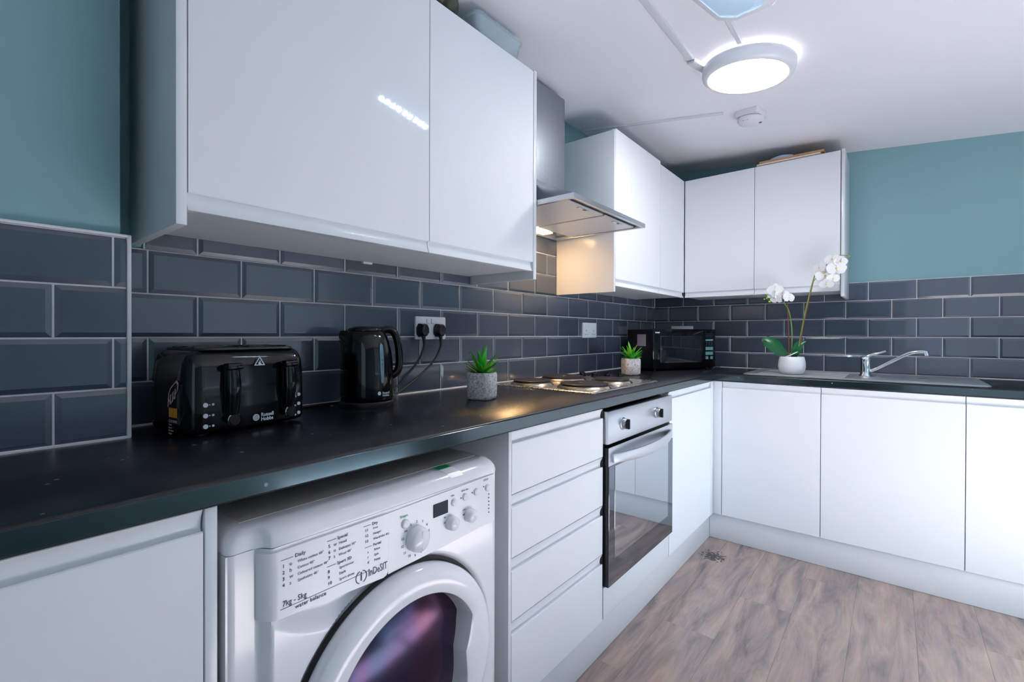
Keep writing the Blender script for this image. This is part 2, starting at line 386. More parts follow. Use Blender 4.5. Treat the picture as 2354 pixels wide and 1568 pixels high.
# rear wall with a glazed door opening, front wall with a window opening and an added low one for the fill light
wr = MB(); wr.box(XR-.1, XR, YF, -2.45, 0, 2.25).box(XR-.1, XR, -1.45, .01, 0, 2.25).box(XR-.1, XR, -2.45, -1.45, 2.1, 2.25); wr.build('wall_rear', 'paint', kind='structure')
WA, WBB, WZ0, WZ1 = -2.45, -.85, .90, 1.96
wf = MB(); wf.box(XR, WA, YF-.1, YF, 0, 2.2).box(WBB, .11, YF-.1, YF, 0, 2.2).box(WA, WBB, YF-.1, YF, WZ1, 2.2).box(WA, -1.9, YF-.1, YF, 0, WZ0).box(-1.9, WBB, YF-.1, YF, .84, WZ0).box(-1.9, WBB, YF-.1, YF, 0, .06); wf.build('wall_front', 'paint', kind='structure')
wm = (WA+WBB)/2
d2 = MB().box(-1.9, -1.86, YF-.08, YF-.02, .06, .84).box(WBB-.04, WBB, YF-.08, YF-.02, .06, .84).box(-1.86, WBB-.04, YF-.08, YF-.02, .06, .10).box(-1.86, WBB-.04, YF-.08, YF-.02, .80, .84).build('low_fill_opening', 'trim', kind='structure')  # frame of an added, unseen low opening, made for the fill light
MB().box(-1.86, WBB-.04, YF-.052, YF-.048, .10, .80).build('pane', 'pane', d2)
w1 = MB(); w1.box(WA, WA+.04, YF-.08, YF-.02, WZ0, WZ1).box(WBB-.04, WBB, YF-.08, YF-.02, WZ0, WZ1).box(wm-.02, wm+.02, YF-.08, YF-.02, WZ0+.04, WZ1-.04).box(WA+.04, WBB-.04, YF-.08, YF-.02, WZ0, WZ0+.04).box(WA+.04, WBB-.04, YF-.08, YF-.02, WZ1-.04, WZ1)
w1o = w1.build('window_1', 'trim', kind='structure')
for a, c in ((WA+.04, wm-.02), (wm+.02, WBB-.04)): MB().box(a, c, YF-.052, YF-.048, WZ0+.04, WZ1-.04).build('pane', 'pane', w1o)
d1 = MB(); d1.box(XR-.08, XR-.02, -2.45, -2.37, 0, 2.1).box(XR-.08, XR-.02, -1.53, -1.45, 0, 2.1).box(XR-.08, XR-.02, -2.37, -1.53, 0, .2).box(XR-.08, XR-.02, -2.37, -1.53, 2.02, 2.1)
d1o = d1.build('door_1', 'trim', kind='structure')
MB().box(XR-.052, XR-.048, -2.37, -1.53, .2, 2.02).build('pane', 'pane', d1o)

# tiles: bevelled metro tiles, each its own object
tcache = {}
def tile_mesh(w, h, bl, br):
    k = (round(w, 4), round(h, 4), bl, br)
    if k in tcache: return tcache[k]
    mb = MB(); B = .0095; L = B if bl else .001; Rr = B if br else .001
    def rg(l, r, t, y): return [(l, y, t), (w-r, y, t), (w-r, y, h-t), (l, y, h-t)]
    mb.rings([rg(0, 0, 0, .009), rg(0, 0, 0, .0037), rg(.0005, .0005, .0005, .0026), rg(L, Rr, min(B, h*.35), 0)])
    o = mb.build('tile', 'tile', ang=6); me = o.data; bpy.data.objects.remove(o); tcache[k] = me; return me
def put_tile(kind, parent, s0, s1, z0, z1, bl=True, br=True):
    g = .0016
    if s1-s0 < .008 or z1-z0 < .01: return
    me = tile_mesh(s1-s0-2*g, z1-z0-2*g, bl, br)
    o = bpy.data.objects.new('tile', me); COL.objects.link(o); o.parent = parent
    if kind == 'A': o.location = (s0+g, 0, z0+g)
    elif kind == 'L': o.location = (s0+g, -.13, z0+g)
    else:                                            # wall B: s grows towards -y
        o.location = (0, -(s0+g), z0+g); o.rotation_euler = (0, 0, -PI/2)
def tile_field(kind, parent, off, smin, smax, rows):
    for k in rows:
        z0, z1 = Z0+k*PZ, Z0+(k+1)*PZ
        ph = off if k in (-1, 1, 3) else off+P/2
        s = ph-math.ceil((ph-smin)/P)*P
        while s < smax:
            a, c = max(s, smin), min(s+P, smax)
            put_tile(kind, parent, a, c, z0, z1, a > smin+1e-6 or kind == 'L', c < smax-1e-6)
            s += P
ZG = ZT-.02
MB().box(-3.04, .008, .0036, .011, ZG, Z0+2*PZ+.001).box(-2.982, .008, .0036, .011, Z0+2*PZ, Z0+3*PZ+.001).box(-1.9, -1.24, .0036, .011, Z0+3*PZ, Z0+5*PZ+.001).build('grout', 'grout', wall_back)
tile_field('A', wall_back, -2.974, -3.03, 0, (-2, -1, 0, 1))
tile_field('A', wall_back, -2.974, -2.980, 0, (2,))
tile_field('A', wall_back, -2.974, -1.9, -1.24, (3, 4))
MB().box(.0036, .011, YF, .008, ZG, Z0+3*PZ+.002).build('grout', 'grout', wall_right)
tile_field('B', wall_right, .1057, 0, 2.84, (-2, -1, 0, 1, 2))
# pier tiles: joints measured separately
MB().box(XR, -3.0385, -.1264, -.111, ZG, Z0+2*PZ+.004).build('grout', 'grout', wall_left)
for k in (-2, -1, 0, 1):
    z0, z1 = Z0+k*PZ, Z0+(k+1)*PZ
    e = -3.0385; first = -3.061 if k in (-1, 1) else -3.148
    put_tile('L', wall_left, first, e, z0, z1, True, False)
    s = first
    while s > XR+.05:
        put_tile('L', wall_left, max(s-P, XR), s, z0, z1); s -= P
# bead of grout that finishes the tiled pier's outer corner and top, and bead at worktop
MB().box(-3.040, -3.0325, -.1335, -.02, ZT, Z0+2*PZ+.006, .002, 2).box(XR, -3.034, -.1335, -.11, Z0+2*PZ, Z0+2*PZ+.006, .002, 2).build('trim_1', 'trim', kind='structure')
MB().box(-3.03, -.5, -.004, .004, ZT-.002, ZT+.0045, .0015, 1).box(-.004, .004, YF, -.45, ZT-.002, ZT+.0045, .0015, 1).box(XR, -3.034, -.134, -.126, ZT-.002, ZT+.0045, .0015, 1).build('trim_2', 'trim', kind='structure')

# ------------------------------------------------------------------ cabinets
def PT(w, s, d, z): return (s, -d, z) if w == 'A' else (-d, -s, z)
def cbox(mb, w, s0, s1, d0, d1, z0, z1, bev=0):
    a = PT(w, s0, d0, z0); c = PT(w, s1, d1, z1); mb.box(a[0], c[0], a[1], c[1], a[2], c[2], bev)
def jdoor(w, s0, s1, z0, z1, df, top=True, H=.034, o=(0, 0, 0)):
    """slab door with an integrated curved finger pull along its top (base) or bottom (wall)"""
    t = .02; pr = [(df-t, z0), (df-.0015, z0), (df, z0+.0015), (df, z1-H), (df-.0015, z1-H+.002), (df-.004, z1-H+.002)]
    pr += [(df-.006, z1-H-.001), (df-.009, z1-H+.001), (df-.0105, z1-H+.006), (df-.0100, z1-H+.013), (df-.0080, z1-H+.021), (df-.0045, z1-H+.028), (df-.0015, z1-.001), (df-.0025, z1), (df-t, z1)]
    if not top: pr = [(d, z0+z1-z) for d, z in pr]
    a = [PT(w, s0, d, z) for d, z in pr]; e = Vector(PT(w, s1, 0, 0))-Vector(PT(w, s0, 0, 0))
    return MB(o).prism(a, e)
ZWB, ZWT = 1.356, 2.081    # wall cabinets
def wall_unit(w, s0, s1, label, top=ZWT, panel=None, dm='satin', d=.32, filler=None):
    c = PT(w, (s0+s1)/2, 0, ZWB); r = thing('wall_cabinet', label, 'cabinet', c, group='white wall cabinets')
    m = MB(c); t = .016; db = d-.0215
    cbox(m, w, s0, s0+t, .001, db, ZWB+.004, ZWT-.002); cbox(m, w, s1-t, s1, .001, db, ZWB+.004, ZWT-.002)
    cbox(m, w, s0+t, s1-t, .001, .01, ZWB+.004, ZWT-.002)
    cbox(m, w, s0+t, s1-t, .01, db, ZWT-.018, ZWT-.002)
    m.build('carcass', 'carcass', r)
    m = MB(c); cbox(m, w, s0+t, s1-t, .01, db, ZWB+.004, ZWB+.02); m.build('bottom_panel', 'carcass', r)
    jdoor(w, s0+.0013, s1-.0013, ZWB, top, d, False, o=c).build('door', dm, r)
    if panel:
        for a, e in panel:
            m = MB(c); cbox(m, w, a, e, .001, d+.001, 1.327, 2.086, .0006); m.build('side_panel', 'panel', r)
    return r
wall_unit('A', -2.989, -2.400, 'wide white gloss wall cabinet at the left, beside the tiled pier', panel=[(-3.0075, -2.990)], dm='gloss')
wall_unit('A', -2.400, -1.9065, 'white gloss wall cabinet between the widest one and the cooker hood', panel=[(-1.9055, -1.888)])
wall_unit('A', -1.254, -.708, 'taller white wall cabinet right of the cooker hood', top=2.097, panel=[(-1.271, -1.255)])
wall_unit('A', -.708, -.3225, 'narrow white wall cabinet in the corner, next to the taller one', top=2.081)
wall_unit('B', .3235, .716, 'white corner wall cabinet above the microwave on the sink wall')
wall_unit('B', .716, 1.118, 'white wall cabinet above the orchid with boards on top', panel=[(1.1205, 1.1350)])
m = MB((-2.38, -.006, 1.362)); m.box(-2.41, -2.375, -.012, 0, 1.353, 1.3598, .001); tag(m.build('wall_bracket', 'whitep'), 'small white bracket under the long wall cabinets, against the tiles', 'bracket')

ZBB, ZBT, DB = .142, .872, .568
def base_carcass(r, c, w, s0, s1, d=DB, dmin=.03, back=True):
    m = MB(c); t = .016; db = d-.0215
    cbox(m, w, s0, s0+t, dmin, db, ZBB, ZBT-.001); cbox(m, w, s1-t, s1, dmin, db, ZBB, ZBT-.001)
    cbox(m, w, s0+t, s1-t, dmin, db, ZBB, ZBB+t); cbox(m, w, s0+t, s1-t, db-.06, db-.001, ZBT-.019, ZBT-.001)
    m.build('carcass', 'carcass', r)
def base_unit(w, s0, s1, label, d=DB, panel=None, carc=None, dmin=.03):
    c = PT(w, (s0+s1)/2, 0, ZBB); r = thing('base_cabinet', label, 'cabinet', c, group='white base cabinets')
    a, e = carc or (s0, s1); base_carcass(r, c, w, a, e, d, dmin)
    jdoor(w, s0+.0015, s1-.0015, ZBB, ZBT, d, o=c).build('door', 'satin', r)
    if panel:
        m = MB(c); cbox(m, w, panel[0], panel[1], dmin, d, 0.002, ZBT, .0006); m.build('end_panel', 'panel', r)
    return r
base_unit('A', -3.64, -3.041, 'white base cabinet left of the washing machine, with end panel', panel=(-3.040, -3.024), dmin=.15)
# drawer unit
c = PT('A', -2.09, 0, ZBB); r = thing('drawer_unit', 'white four-drawer base unit between washing machine and oven', 'cabinet', c, group='white base cabinets')
base_carcass(r, c, 'A', -2.346, -1.833)
zs = [ZBB, .339, .506, .673, ZBT]; zl = [(.142, .3705), (.373, .5375), (.540, .7045), (.707, .872)]
for z0, z1 in zl:
    dr = jdoor('A', -2.333, -1.838, z0, z1, DB, o=c).build('drawer', 'satin', r)
for z1 in (.3705, .5375, .7045, .872):
    MB(c).box(-1.8375, -1.829, -DB+.004, -DB+.02, z1-.038, z1+.002).build('gap_block', 'shadowgap', r, label='black end of the finger channel')
m = MB(c); m.box(-2.3465, -2.3345, -DB, -.03, .002, ZBT, .0006); m.build('end_panel', 'panel', r)
# oven housing
c = PT('A', -1.53, 0, .142); r = thing('oven_housing', 'white housing unit around the built-in oven, panel below it', 'cabinet', c)
m = MB(c); m.box(-1.832, -1.816, -.54, -.03, .142, .871); m.box(-1.244, -1.228, -.54, -.03, .142, .871); m.box(-1.815, -1.245, -.54, -.03, .142, .158); m.build('carcass', 'carcass', r)
MB(c).box(-1.829, -1.226, -DB, -DB+.02, .144, .252, .001).build('filler_panel', 'satin', r)
# door right of oven
base_unit('A', -1.2235, -.612, 'white base cabinet right of the oven, in the corner', carc=(-1.2235, -.63))
base_unit('B', .611, 1.062, 'white base cabinet below the orchid, next to the corner post', d=.560)
base_unit('B', 1.062, 1.568, 'white base cabinet below the sink tap, second from the corner', d=.560)
base_unit('B', 1.568, 2.07, 'white base cabinet at the right edge of the photo', d=.560)
base_unit('B', 2.07, 2.57, 'white base cabinet beyond the right edge of the photo', d=.560)
tag(MB((-.565, -.59, .14)).box(-.611, -.5605, -DB, -DB+.018, .142, .872, .0006).box(-.5605, -.542, -.609, -DB, .142, .872, .0006).build('corner_post', 'panel'), 'white corner post where the two base cabinet runs meet', 'post')
tag(MB((-1.4, -.545, 0)).box(-2.33, -.545, -.5450, -.529, .001, .1415, .001).build('plinth', 'panel'), 'white plinth below the oven and drawers', 'plinth', 'white plinths')
tag(MB((-.545, -1.6, 0)).box(-.5450, -.529, -2.57, -.5455, .001, .1415, .001).build('plinth', 'panel'), 'white plinth below the sink cabinets', 'plinth', 'white plinths')

# worktop: one L-shaped slab with softened front edge
WF = .5795; WB = .566
m = MB(); pts = [(XR+.01, -WF), (-WB, -WF), (-WB, YF+.02), (-.0045, YF+.02), (-.0045, -.0045), (-3.029, -.0045), (-3.029, -.135), (XR+.01, -.135)]
prof = [(.006, .874), (.001, .8765), (0, .880), (0, .905), (.0015, .9095), (.005, ZT)]
def inset(k): return [(XR+.01, -WF+k), (-WB+k, -WF+k), (-WB+k, YF+.02), (-.0045, YF+.02), (-.0045, -.0045), (-3.029, -.0045), (-3.029, -.135), (XR+.01, -.135)]
m.rings([[(x, y, z) for x, y in inset(k)] for k, z in prof])
tag(m.build('worktop', 'worktop', ang=50), 'long dark stone-look L-shaped worktop running along both walls', 'worktop')
wto = bpy.data.objects['worktop']
m = MB(); m.box(XR+.012, -WB-.0008, -WF-.0008, -WF+.001, .8785, .9070, .0004, 1); m.build('front_edge', 'edge', wto)
m = MB(); m.box(-WB-.0008, -WB+.001, YF+.03, -WF-.0008, .8785, .9070, .0004, 1); m.build('front_edge', 'edge', wto)

# ------------------------------------------------------------------ cooker hood
c = (-1.58, 0, 1.6); r = thing('cooker_hood', 'stainless steel chimney cooker hood above the hob', 'cooker hood', c)
MB(c).box(-1.70, -1.475, -.178, -.003, 1.77, 2.188, .002).build('chimney', 'steelv', r)
m = MB(c)
lo = [(-1.885, -.478), (-1.283, -.478), (-1.283, -.004), (-1.885, -.004)]; hi = [(-1.70, -.180), (-1.475, -.180), (-1.475, -.004), (-1.70, -.004)]
m.rings([[(x, y, 1.600) for x, y in lo], [(x, y, 1.618) for x, y in lo], [(x*.995+(-1.58)*.005, y*.99, 1.6195) for x, y in lo],
         [(-1.58+(x+1.58)*1.05, y*1.05, 1.745) for x, y in hi], [(x, y, 1.772) for x, y in hi]], cap0=False)
m.rings([[(x, y, 1.600) for x, y in lo], [(-1.58+(x+1.58)*.955, -.241+(y+.241)*.955, 1.600) for x, y in lo], [(-1.58+(x+1.58)*.95, -.241+(y+.241)*.94, 1.612) for x, y in lo]], cap0=False)
m.build('canopy', 'steel', r, ang=20)
for x0, x1 in ((-1.86, -1.59), (-1.578, -1.308)):
    m = MB(c); m.box(x0, x1, -.435, -.105, 1.603, 1.609, .002, 1); f = m.build('grease_filter', 'filter', r)
    xm = (x0+x1)/2
    MB(c).box(xm-.035, xm+.035, -.425, -.412, 1.6005, 1.604, .001, 1).build('filter_latch', 'steel', f)
    MB(c).box(xm+.005, xm+.022, -.422, -.415, 1.5995, 1.601).build('latch_slot', 'blackm', f)
MB(c).box(-1.60, -1.44, -.092, -.036, 1.6005, 1.607, .002, 1).build('lamp_lens', 'lampwarm', r)
m = MB(c)
for k in range(5): m.box(-1.545+k*.014, -1.537+k*.014, -.4795, -.4779, 1.606, 1.613)
m.build('push_buttons', 'chrome', r)
pl = bpy.data.lights.new('hood_lamp', 'AREA'); pl.shape = 'RECTANGLE'; pl.size = .13; pl.size_y = .045; pl.energy = 2.6; pl.color = (1, .62, .3)
po = bpy.data.objects.new('hood_lamp', pl); po.location = (-1.60, -.062, 1.5985); COL.objects.link(po)

# ------------------------------------------------------------------ oven
c = (-1.528, -.57, .25); r = thing('oven', 'built-in electric oven with steel fascia and glass door', 'oven', c)
MB(c).box(-1.812, -1.247, -.555, -.06, .262, .858).build('cavity', 'blackm', r)
MB(c).box(-1.8265, -1.2285, -.582, -.556, .748, .861, .0015).build('control_panel', 'ovensteel', r)
d = MB(c).box(-1.8262, -1.2288, -.583, -.556, .257, .736, .001).build('door', 'blackm', r)
MB(c).box(-1.8262, -1.2288, -.5850, -.5828, .6725, .7365, .0008, 1).build('door_trim', 'ovensteel', d)
MB(c).box(-1.8255, -1.2295, -.5858, -.5838, .258, .672, .0006, 1).build('outer_glass', 'ovenglassdark', d)
MB(c).box(-1.783, -1.285, -.5866, -.5856, .345, .668, .0003, 1).build('window_glass', 'ovenglass', d)
m = MB(c); pts = []
n = 24
for i in range(n+1):
    t = i/n; x = -1.803+t*.545; bow = math.sin(PI*t)**.8
    yo = -.592-.036*bow; zt_, zb_ = .716, .684-.010*bow; pts.append([(x, yo, zt_-.001), (x, yo-.0015, zt_-.004), (x, yo-.0015, zb_+.004), (x, yo, zb_), (x, yo+.005, zb_), (x, yo+.006, zb_+.004), (x, yo+.006, zt_-.004), (x, yo+.005, zt_-.001)])
m.rings(pts); m.box(-1.806, -1.794, -.594, -.583, .690, .712, .002); m.box(-1.266, -1.254, -.594, -.583, .690, .712, .002); m.build('handle', 'ovensteel', d)
for kx in (-1.7165, -1.405):
    m = MB(c); m.lathe([(.0225, -.582), (.0225, -.5855), (.0190, -.587), (.0185, -.598), (.0175, -.6000), (0.001, -.6000)], (kx, 0, .806), 'y', 32)
    k = m.build('knob', 'steel', r)
    MB(c).box(kx-.0045, kx+.0045, -.611, -.599, .788, .824, .003).build('grip', 'blackm', k)

# ------------------------------------------------------------------ hob
c = (-1.50, -.27, ZT); r = thing('electric_hob', 'steel electric hob with four round hotplates', 'hob', c)
m = MB(c); m.rings([[(x, y, ZT+.0005) for x, y in [(a-1.503, e-.275) for a, e in rrect(.586, .478, .012)]], [(x, y, ZT+.003) for x, y in [(a-1.503, e-.275) for a, e in rrect(.586, .478, .012)]],
   [(x, y, ZT+.0065) for x, y in [(a-1.503, e-.275) for a, e in rrect(.574, .466, .012)]], [(x, y, ZT+.005) for x, y in [(a-1.503, e-.275) for a, e in rrect(.545, .437, .012)]]])
m.build('hob_top', 'hobsteel', r)
for x, y, q in ((-1.700, -.165, .078), (-1.455, -.160, .094), (-1.668, -.395, .094), (-1.420, -.385, .078)):
    m = MB(c); m.lathe([(q+.013, .0055), (q+.011, .009), (q+.004, .0150), (q, .0150)], (x, y, ZT), 'z', 44); h = m.build('trim_ring', 'rust', r)
    m = MB(c); m.lathe([(q, .008), (q, .0225), (q-.003, .0245), (q-.03, .0240), (.02, .0235), (.018, .0215), (.001, .0215)], (x, y, ZT), 'z', 44)
    m.build('hotplate', 'plate', h)
for k in range(4):
    y = -.135-.068*k
    m = MB(c); m.lathe([(.0185, .005), (.0185, .008), (.015, .010), (.0145, .024), (.013, .026), (.001, .026)], (-1.238, y, ZT), 'z', 24)
    kb = m.build('knob', 'black', r); MB(c).box(-1.2525, -1.2235, y-.003, y+.003, ZT+.024, ZT+.031, .0015).build('grip', 'black', kb)
MB(c).lathe([(.004, .005), (.004, .008), (.001, .008)], (-1.237, -.425, ZT), 'z', 16).build('indicator_light', 'red', r)

# ------------------------------------------------------------------ washing machine
c = (-2.72, -.33, 0); r = thing('washing_machine', 'white front-loading washer dryer under the worktop', 'washing machine', c)
WX0, WX1, WY, WT = -3.016, -2.421, -.600, .829
DCX, DCZ, DRO = -2.703, .438, .229
# front body panel as a height field: recess round the door and scoop under the detergent drawer
def fo(x):           # how far the front falls back near the machine's sides
    def st(t): t = max(0, min(1, t)); return t*t*(3-2*t)
    e = min(x-WX0, WX1-x); rnd_ = .012*(1-math.sqrt(max(0, 1-((.012-e)/.012)**2))) if e < .012 else 0
    return .021*st((-2.956-x)/.018)+.006*st((x+2.441)/.010)+rnd_
def hf(x, z):
    y = WY+.002
    rr = math.hypot(x-DCX, z-DCZ)
    y += .016*max(0, min(1, (DRO+.016-rr)/.012))
    if z < .684:
        u = (x+2.842)/.122; zz = .676-.050*(1-u*u) if abs(u) < 1 else 1
        if abs(u) < 1 and z > zz:
            y = max(y, WY+.002+.020*math.sin(min(1, (z-zz)/.034)*PI/2)*(1-u*u)**.5)
    return max(y, WY+.002+fo(x))
nx, nz = 230, 260; m = MB(c); gv = []
xs = [WX0+(WX1-WX0)*i/nx for i in range(nx+1)]
for j in range(nz+1):
    z = .03+(.794-.03)*j/nz; gv.append([m.bm.verts.new((x, hf(x, z), z)) for x in xs])
for j in range(nz):
    for i in range(nx): m.bm.faces.new([gv[j][i], gv[j][i+1], gv[j+1][i+1], gv[j+1][i]])
m.box(WX0, WX0+.003, -.575, -.06, .03, .794); m.box(WX1-.003, WX1, -.575, -.06, .03, .794); m.box(WX0, WX1, -.065, -.06, .03, .794)
m.build('body', 'white', r, ang=40)
m = MB(c); rg = []
for x, dz in [(WX0, .030), (WX0+.002, .020), (WX0+.006, .012), (WX0+.014, .005), (WX0+.025, .001), (WX0+.036, 0), (WX0+.048, 0), (WX0+.052, 0), (WX0+.056, 0), (WX0+.060, 0), (WX0+.10, 0), (-2.70, 0), (-2.50, 0), (-2.443, 0), (-2.438, 0), (-2.432, .0015), (WX1-.006, .008), (WX1-.002, .018), (WX1, .030)]:
    f_ = fo(x)
    rg.append([(x, y, z) for y, z in ((-.06, .795), (-.06, WT-dz), (-.545, WT-dz), (-.568+f_*.6, WT-.0015-dz*.95), (-.586+f_*.8, WT-.007-dz*.8), (-.597+f_, WT-.016-dz*.5), (-.6000+f_, WT-.028-dz*.1), (-.6000+f_, .7955), (-.595+f_, .795))])
m.rings(rg); m.build('top_lid', 'white', r, ang=50)
MB(c).box(WX0+.030, WX1-.030, -.545, -.075, WT-.0005, WT+.0008).build('worktop_board', 'creamp', r, label='dull grey upper board of the machine')
# control fascia
m = MB(c); pr = [(-2.745, .787), (-2.745, .672), (-2.60, .676), (-2.442, .683), (-2.442, .793)]
m.prism([(x, WY-.0006, z) for x, z in pr], (0, .006, 0)); m.build('fascia', 'whitep', r)
dr = MB(c)
pr = [(WY+.004, 0), (WY-.004, .001), (WY-.0065, .010), (WY-.0065, .018)]
rg = []
for x, off, zr in ((-2.9745, .020, 0), (-2.971, .013, 0), (-2.964, .005, 0), (-2.958, .0015, 0), (-2.951, 0, 0), (-2.757, 0, 0), (-2.7500, 0, .003), (-2.7465, 0, .010)):
    t = (x+2.9745)/.228; zb = .684-.014*t+zr; rg.append([(x, WY+.024, .7875), (x, WY+off-.0025, .7875), (x, WY+off-.0025, zb), (x, WY+.024, zb)])
dr.rings(rg); dw = dr.build('detergent_drawer', 'whitep', r, ang=50)
FY = WY-.0028
X, Zv = (1, 0, 0), (0, 0, 1)
def wt(body, size, x, z, m='print', par=None, y=None, al='LEFT', sp=1.15, w=1, lab=None):
    return text(body, size, (x-c[0], (FY if y is None else y)-c[1], z-c[2]), X, Zv, m, par or dw, 'lettering', al, .0004, sp, w, 0, lab)
wt('Daily', .0085, -2.925, .7705); wt('1\n2\n3\n4', .0078, -2.945, .7605, sp=1.28)
wt('White cotton 60°\nCotton 40°\nColoured cotton 40°\nSynthetics 40°', .0062, -2.921, .7605, sp=1.62, m='fineprint')
wt('o\nb\nw\ns', .0085, -2.934, .7605, sp=1.18, m='fineprint')
wt('Special', .0075, -2.852, .7745); wt('5\n6\n7', .0078, -2.868, .7650, sp=1.28); wt('Mixed\nDelicates 30°\nWool 40°', .0062, -2.849, .7650, sp=1.62, m='fineprint')
wt('w\no\ns', .0085, -2.8585, .7650, sp=1.18, m='fineprint')
wt('Sport 3D', .0075, -2.852, .7315); wt('8\n9\n10', .0078, -2.869, .7225, sp=1.28); wt('Sportswear\nDark\nSport shoes', .0062, -2.848, .7225, sp=1.62, m='fineprint')
wt('Dry', .0075, -2.782, .7770); wt('11\n12\n13', .0070, -2.797, .7690, sp=1.42); wt('Iron\nHanger\nWardrobe dry', .0060, -2.780, .7690, sp=1.66, m='fineprint')
wt('Partial', .0070, -2.780, .7380); wt('s\nr\nd', .0070, -2.792, .7290, sp=1.35, m='fineprint'); wt('Rinse\nSpin\nPump', .0060, -2.778, .7290, sp=1.6, m='fineprint')
wt('7kg - 5kg', .0125, -2.945, .7000, w=.85); wt('water balance', .0095, -2.925, .6885)
for x0, x1, z in ((-2.947, -2.928, .7725), (-2.870, -2.854, .7765), (-2.870, -2.854, .7335), (-2.800, -2.785, .7790), (-2.797, -2.783, .7400), (-2.948, -2.79, .6962)): MB(c).box(x0, x1, FY-.0003, FY+.0003, z, z+.0006).build('printed_rule', 'print', dw)
m = MB(c)
for a0, a1 in ((-68, 75), (105, 248)):
    for k in range(16):
        a, e = R(a0+(a1-a0)*k/16), R(a0+(a1-a0)*(k+1)/16)
        P4 = [(-2.8045+q*math.cos(t), FY-.0003, .6915+q*math.sin(t)) for q, t in ((.0118, a), (.0118, e), (.0101, e), (.0101, a))]; m.face(P4)
m.box(-2.8057, -2.8033, FY-.0006, FY, .6850, .6955).box(-2.8057, -2.8033, FY-.0006, FY, .6975, .7000)
m.build('logo_ring', 'print', dw)
wt('InDeSIT', .0190, -2.7900, .6865, w=.66)
# knobs, buttons and display
FY2 = WY-.0015
def knob(x, z, q, L, nm='knob', mm='white'):
    m = MB(c); m.lathe([(q, 0), (q, -L*.4), (q*.93, -L*.75), (q*.7, -L*.95), (.001, -L)], (x, WY-.001, z), 'y', 32, cap0=False, cap1=False)
    return m.build(nm, mm, r, ang=60)
kk = knob(-2.679, .7185, .0245, .022); knob(-2.583, .7200, .0150, .017); knob(-2.527, .7205, .0150, .017)
MB(c).box(-2.6805, -2.6775, WY-.0232, WY-.018, .700, .737, .0014).build('grip', 'white', kk)
for x, z, q in ((-2.705, .755, .0090), (-2.574, .7615, .0078), (-2.540, .7640, .0078), (-2.504, .7660, .0078), (-2.466, .7660, .0078)): knob(x, z, q, .0045, 'button', 'whitep')
MB(c).box(-2.633, -2.592, WY-.0022, WY-.0005, .7445, .7720, .0006, 1).build('display', 'lcd', r)
for i in range(14):
    a = R(112-25.7*i); wt(str(i+1), .0070, -2.679+.0345*math.cos(a), .716+.0335*math.sin(a), y=FY2, par=r, al='CENTER')
wt('Steam', .0075, -2.718, .769, 'green', r, FY2); wt('LOCK', .0062, -2.480, .7845, 'print', r, FY2)
wt('time', .0055, -2.584, .7760, 'print', r, FY2); wt('extra rinse', .0050, -2.552, .7785, 'print', r, FY2)
for x, z in [(-2.461, .7500-.0085*k) for k in range(6)]+[(-2.553, .7650), (-2.517, .7675), (-2.479, .7720)]: MB(c).lathe([(.0015, 0), (.0015, -.001), (.0002, -.001)], (x, WY-.001, z), 'y', 10).build('indicator_light', 'print', r)
wt('90\n\n60', .0050, -2.604, .735, 'print', r, FY2, sp=1.1); wt('1200\n\n800', .0045, -2.548, .735, 'print', r, FY2)
# green and white energy sticker lying over the rounded edge
m = MB(c); sl = [(-.566, WT-.0004), (-.576, WT-.0030), (-.588, WT-.0078), (-.5975, WT-.0160)]
for i in range(3):
    m.face([(-2.590+.004*i, sl[i][0], sl[i][1]+.0006), (-2.553+.004*i, sl[i][0], sl[i][1]+.0006), (-2.549+.004*i, sl[i+1][0], sl[i+1][1]+.0006), (-2.586+.004*i, sl[i+1][0], sl[i+1][1]+.0006)])
m.build('sticker', 'socket', r)
m = MB(c); m.face([(-2.592, -.550, WT+.0014), (-2.553, -.550, WT+.0014), (-2.550, -.570, WT+.0004), (-2.5890, -.570, WT+.0004)]); m.build('green_label', 'green', r)
m = MB(c); m.tube([(DCX+(DRO+.0035)*math.cos(2*PI*k/96), WY+.006, DCZ+(DRO+.0035)*math.sin(2*PI*k/96)) for k in range(97)], .0045, 8); m.build('door_gap_shade', 'rubber', r)  # dark ring added to stand in for the shade in the gap round the door
# door
NA = 128
def rin(th):
    d = math.degrees(th); d = (d+180) % 360-180; q = .176
    if -62 < d < 27:
        if d > 3: t = (27-d)/24; q = .182-.043*t**.7
        else: t = (3-d)/65; q = .139+.037*(.5-.5*math.cos(PI*min(1, t*1.15)))
    return q
prof = [(1, -.001, WY+.020), (1, .000, WY-.012), (1, -.004, WY-.020), (1, -.012, WY-.026), (1, -.026, WY-.0300)]
m = MB(c); rings = []
def ringpt(fr, off, y, th):
    q = DRO+off if fr else rin(th)+off
    return (DCX+q*math.cos(th), y, DCZ+q*math.sin(th))
for fr, off, y in prof+[(0, .005, WY-.0310), (0, .001, WY-.0290), (0, 0, WY-.026), (0, -.002, WY-.010)]:
    rings.append([ringpt(fr, off, y, 2*PI*k/NA) for k in range(NA)])
inr = []
for k in range(NA):
    th = 2*PI*k/NA; q = rin(th)-.005; inr.append((DCX+q*math.cos(th), WY+.016, DCZ+q*math.sin(th)))
rings.append(inr); m.rings(rings, True, False, False)
dor = m.build('door', 'white', r, ang=32)
m = MB(c); rings = []
for q, y in ((.182, WY+.016), (.165, WY+.013), (.150, WY+.009), (.13, WY+.004), (.10, WY-.0015), (.06, WY-.006), (.02, WY-.008)): rings.append([(DCX-.004+q*math.cos(2*PI*k/64), y, DCZ+q*math.sin(2*PI*k/64)) for k in range(64)])
m.rings(rings, True, False, True); m.build('door_glass', 'washglass', dor, ang=60)

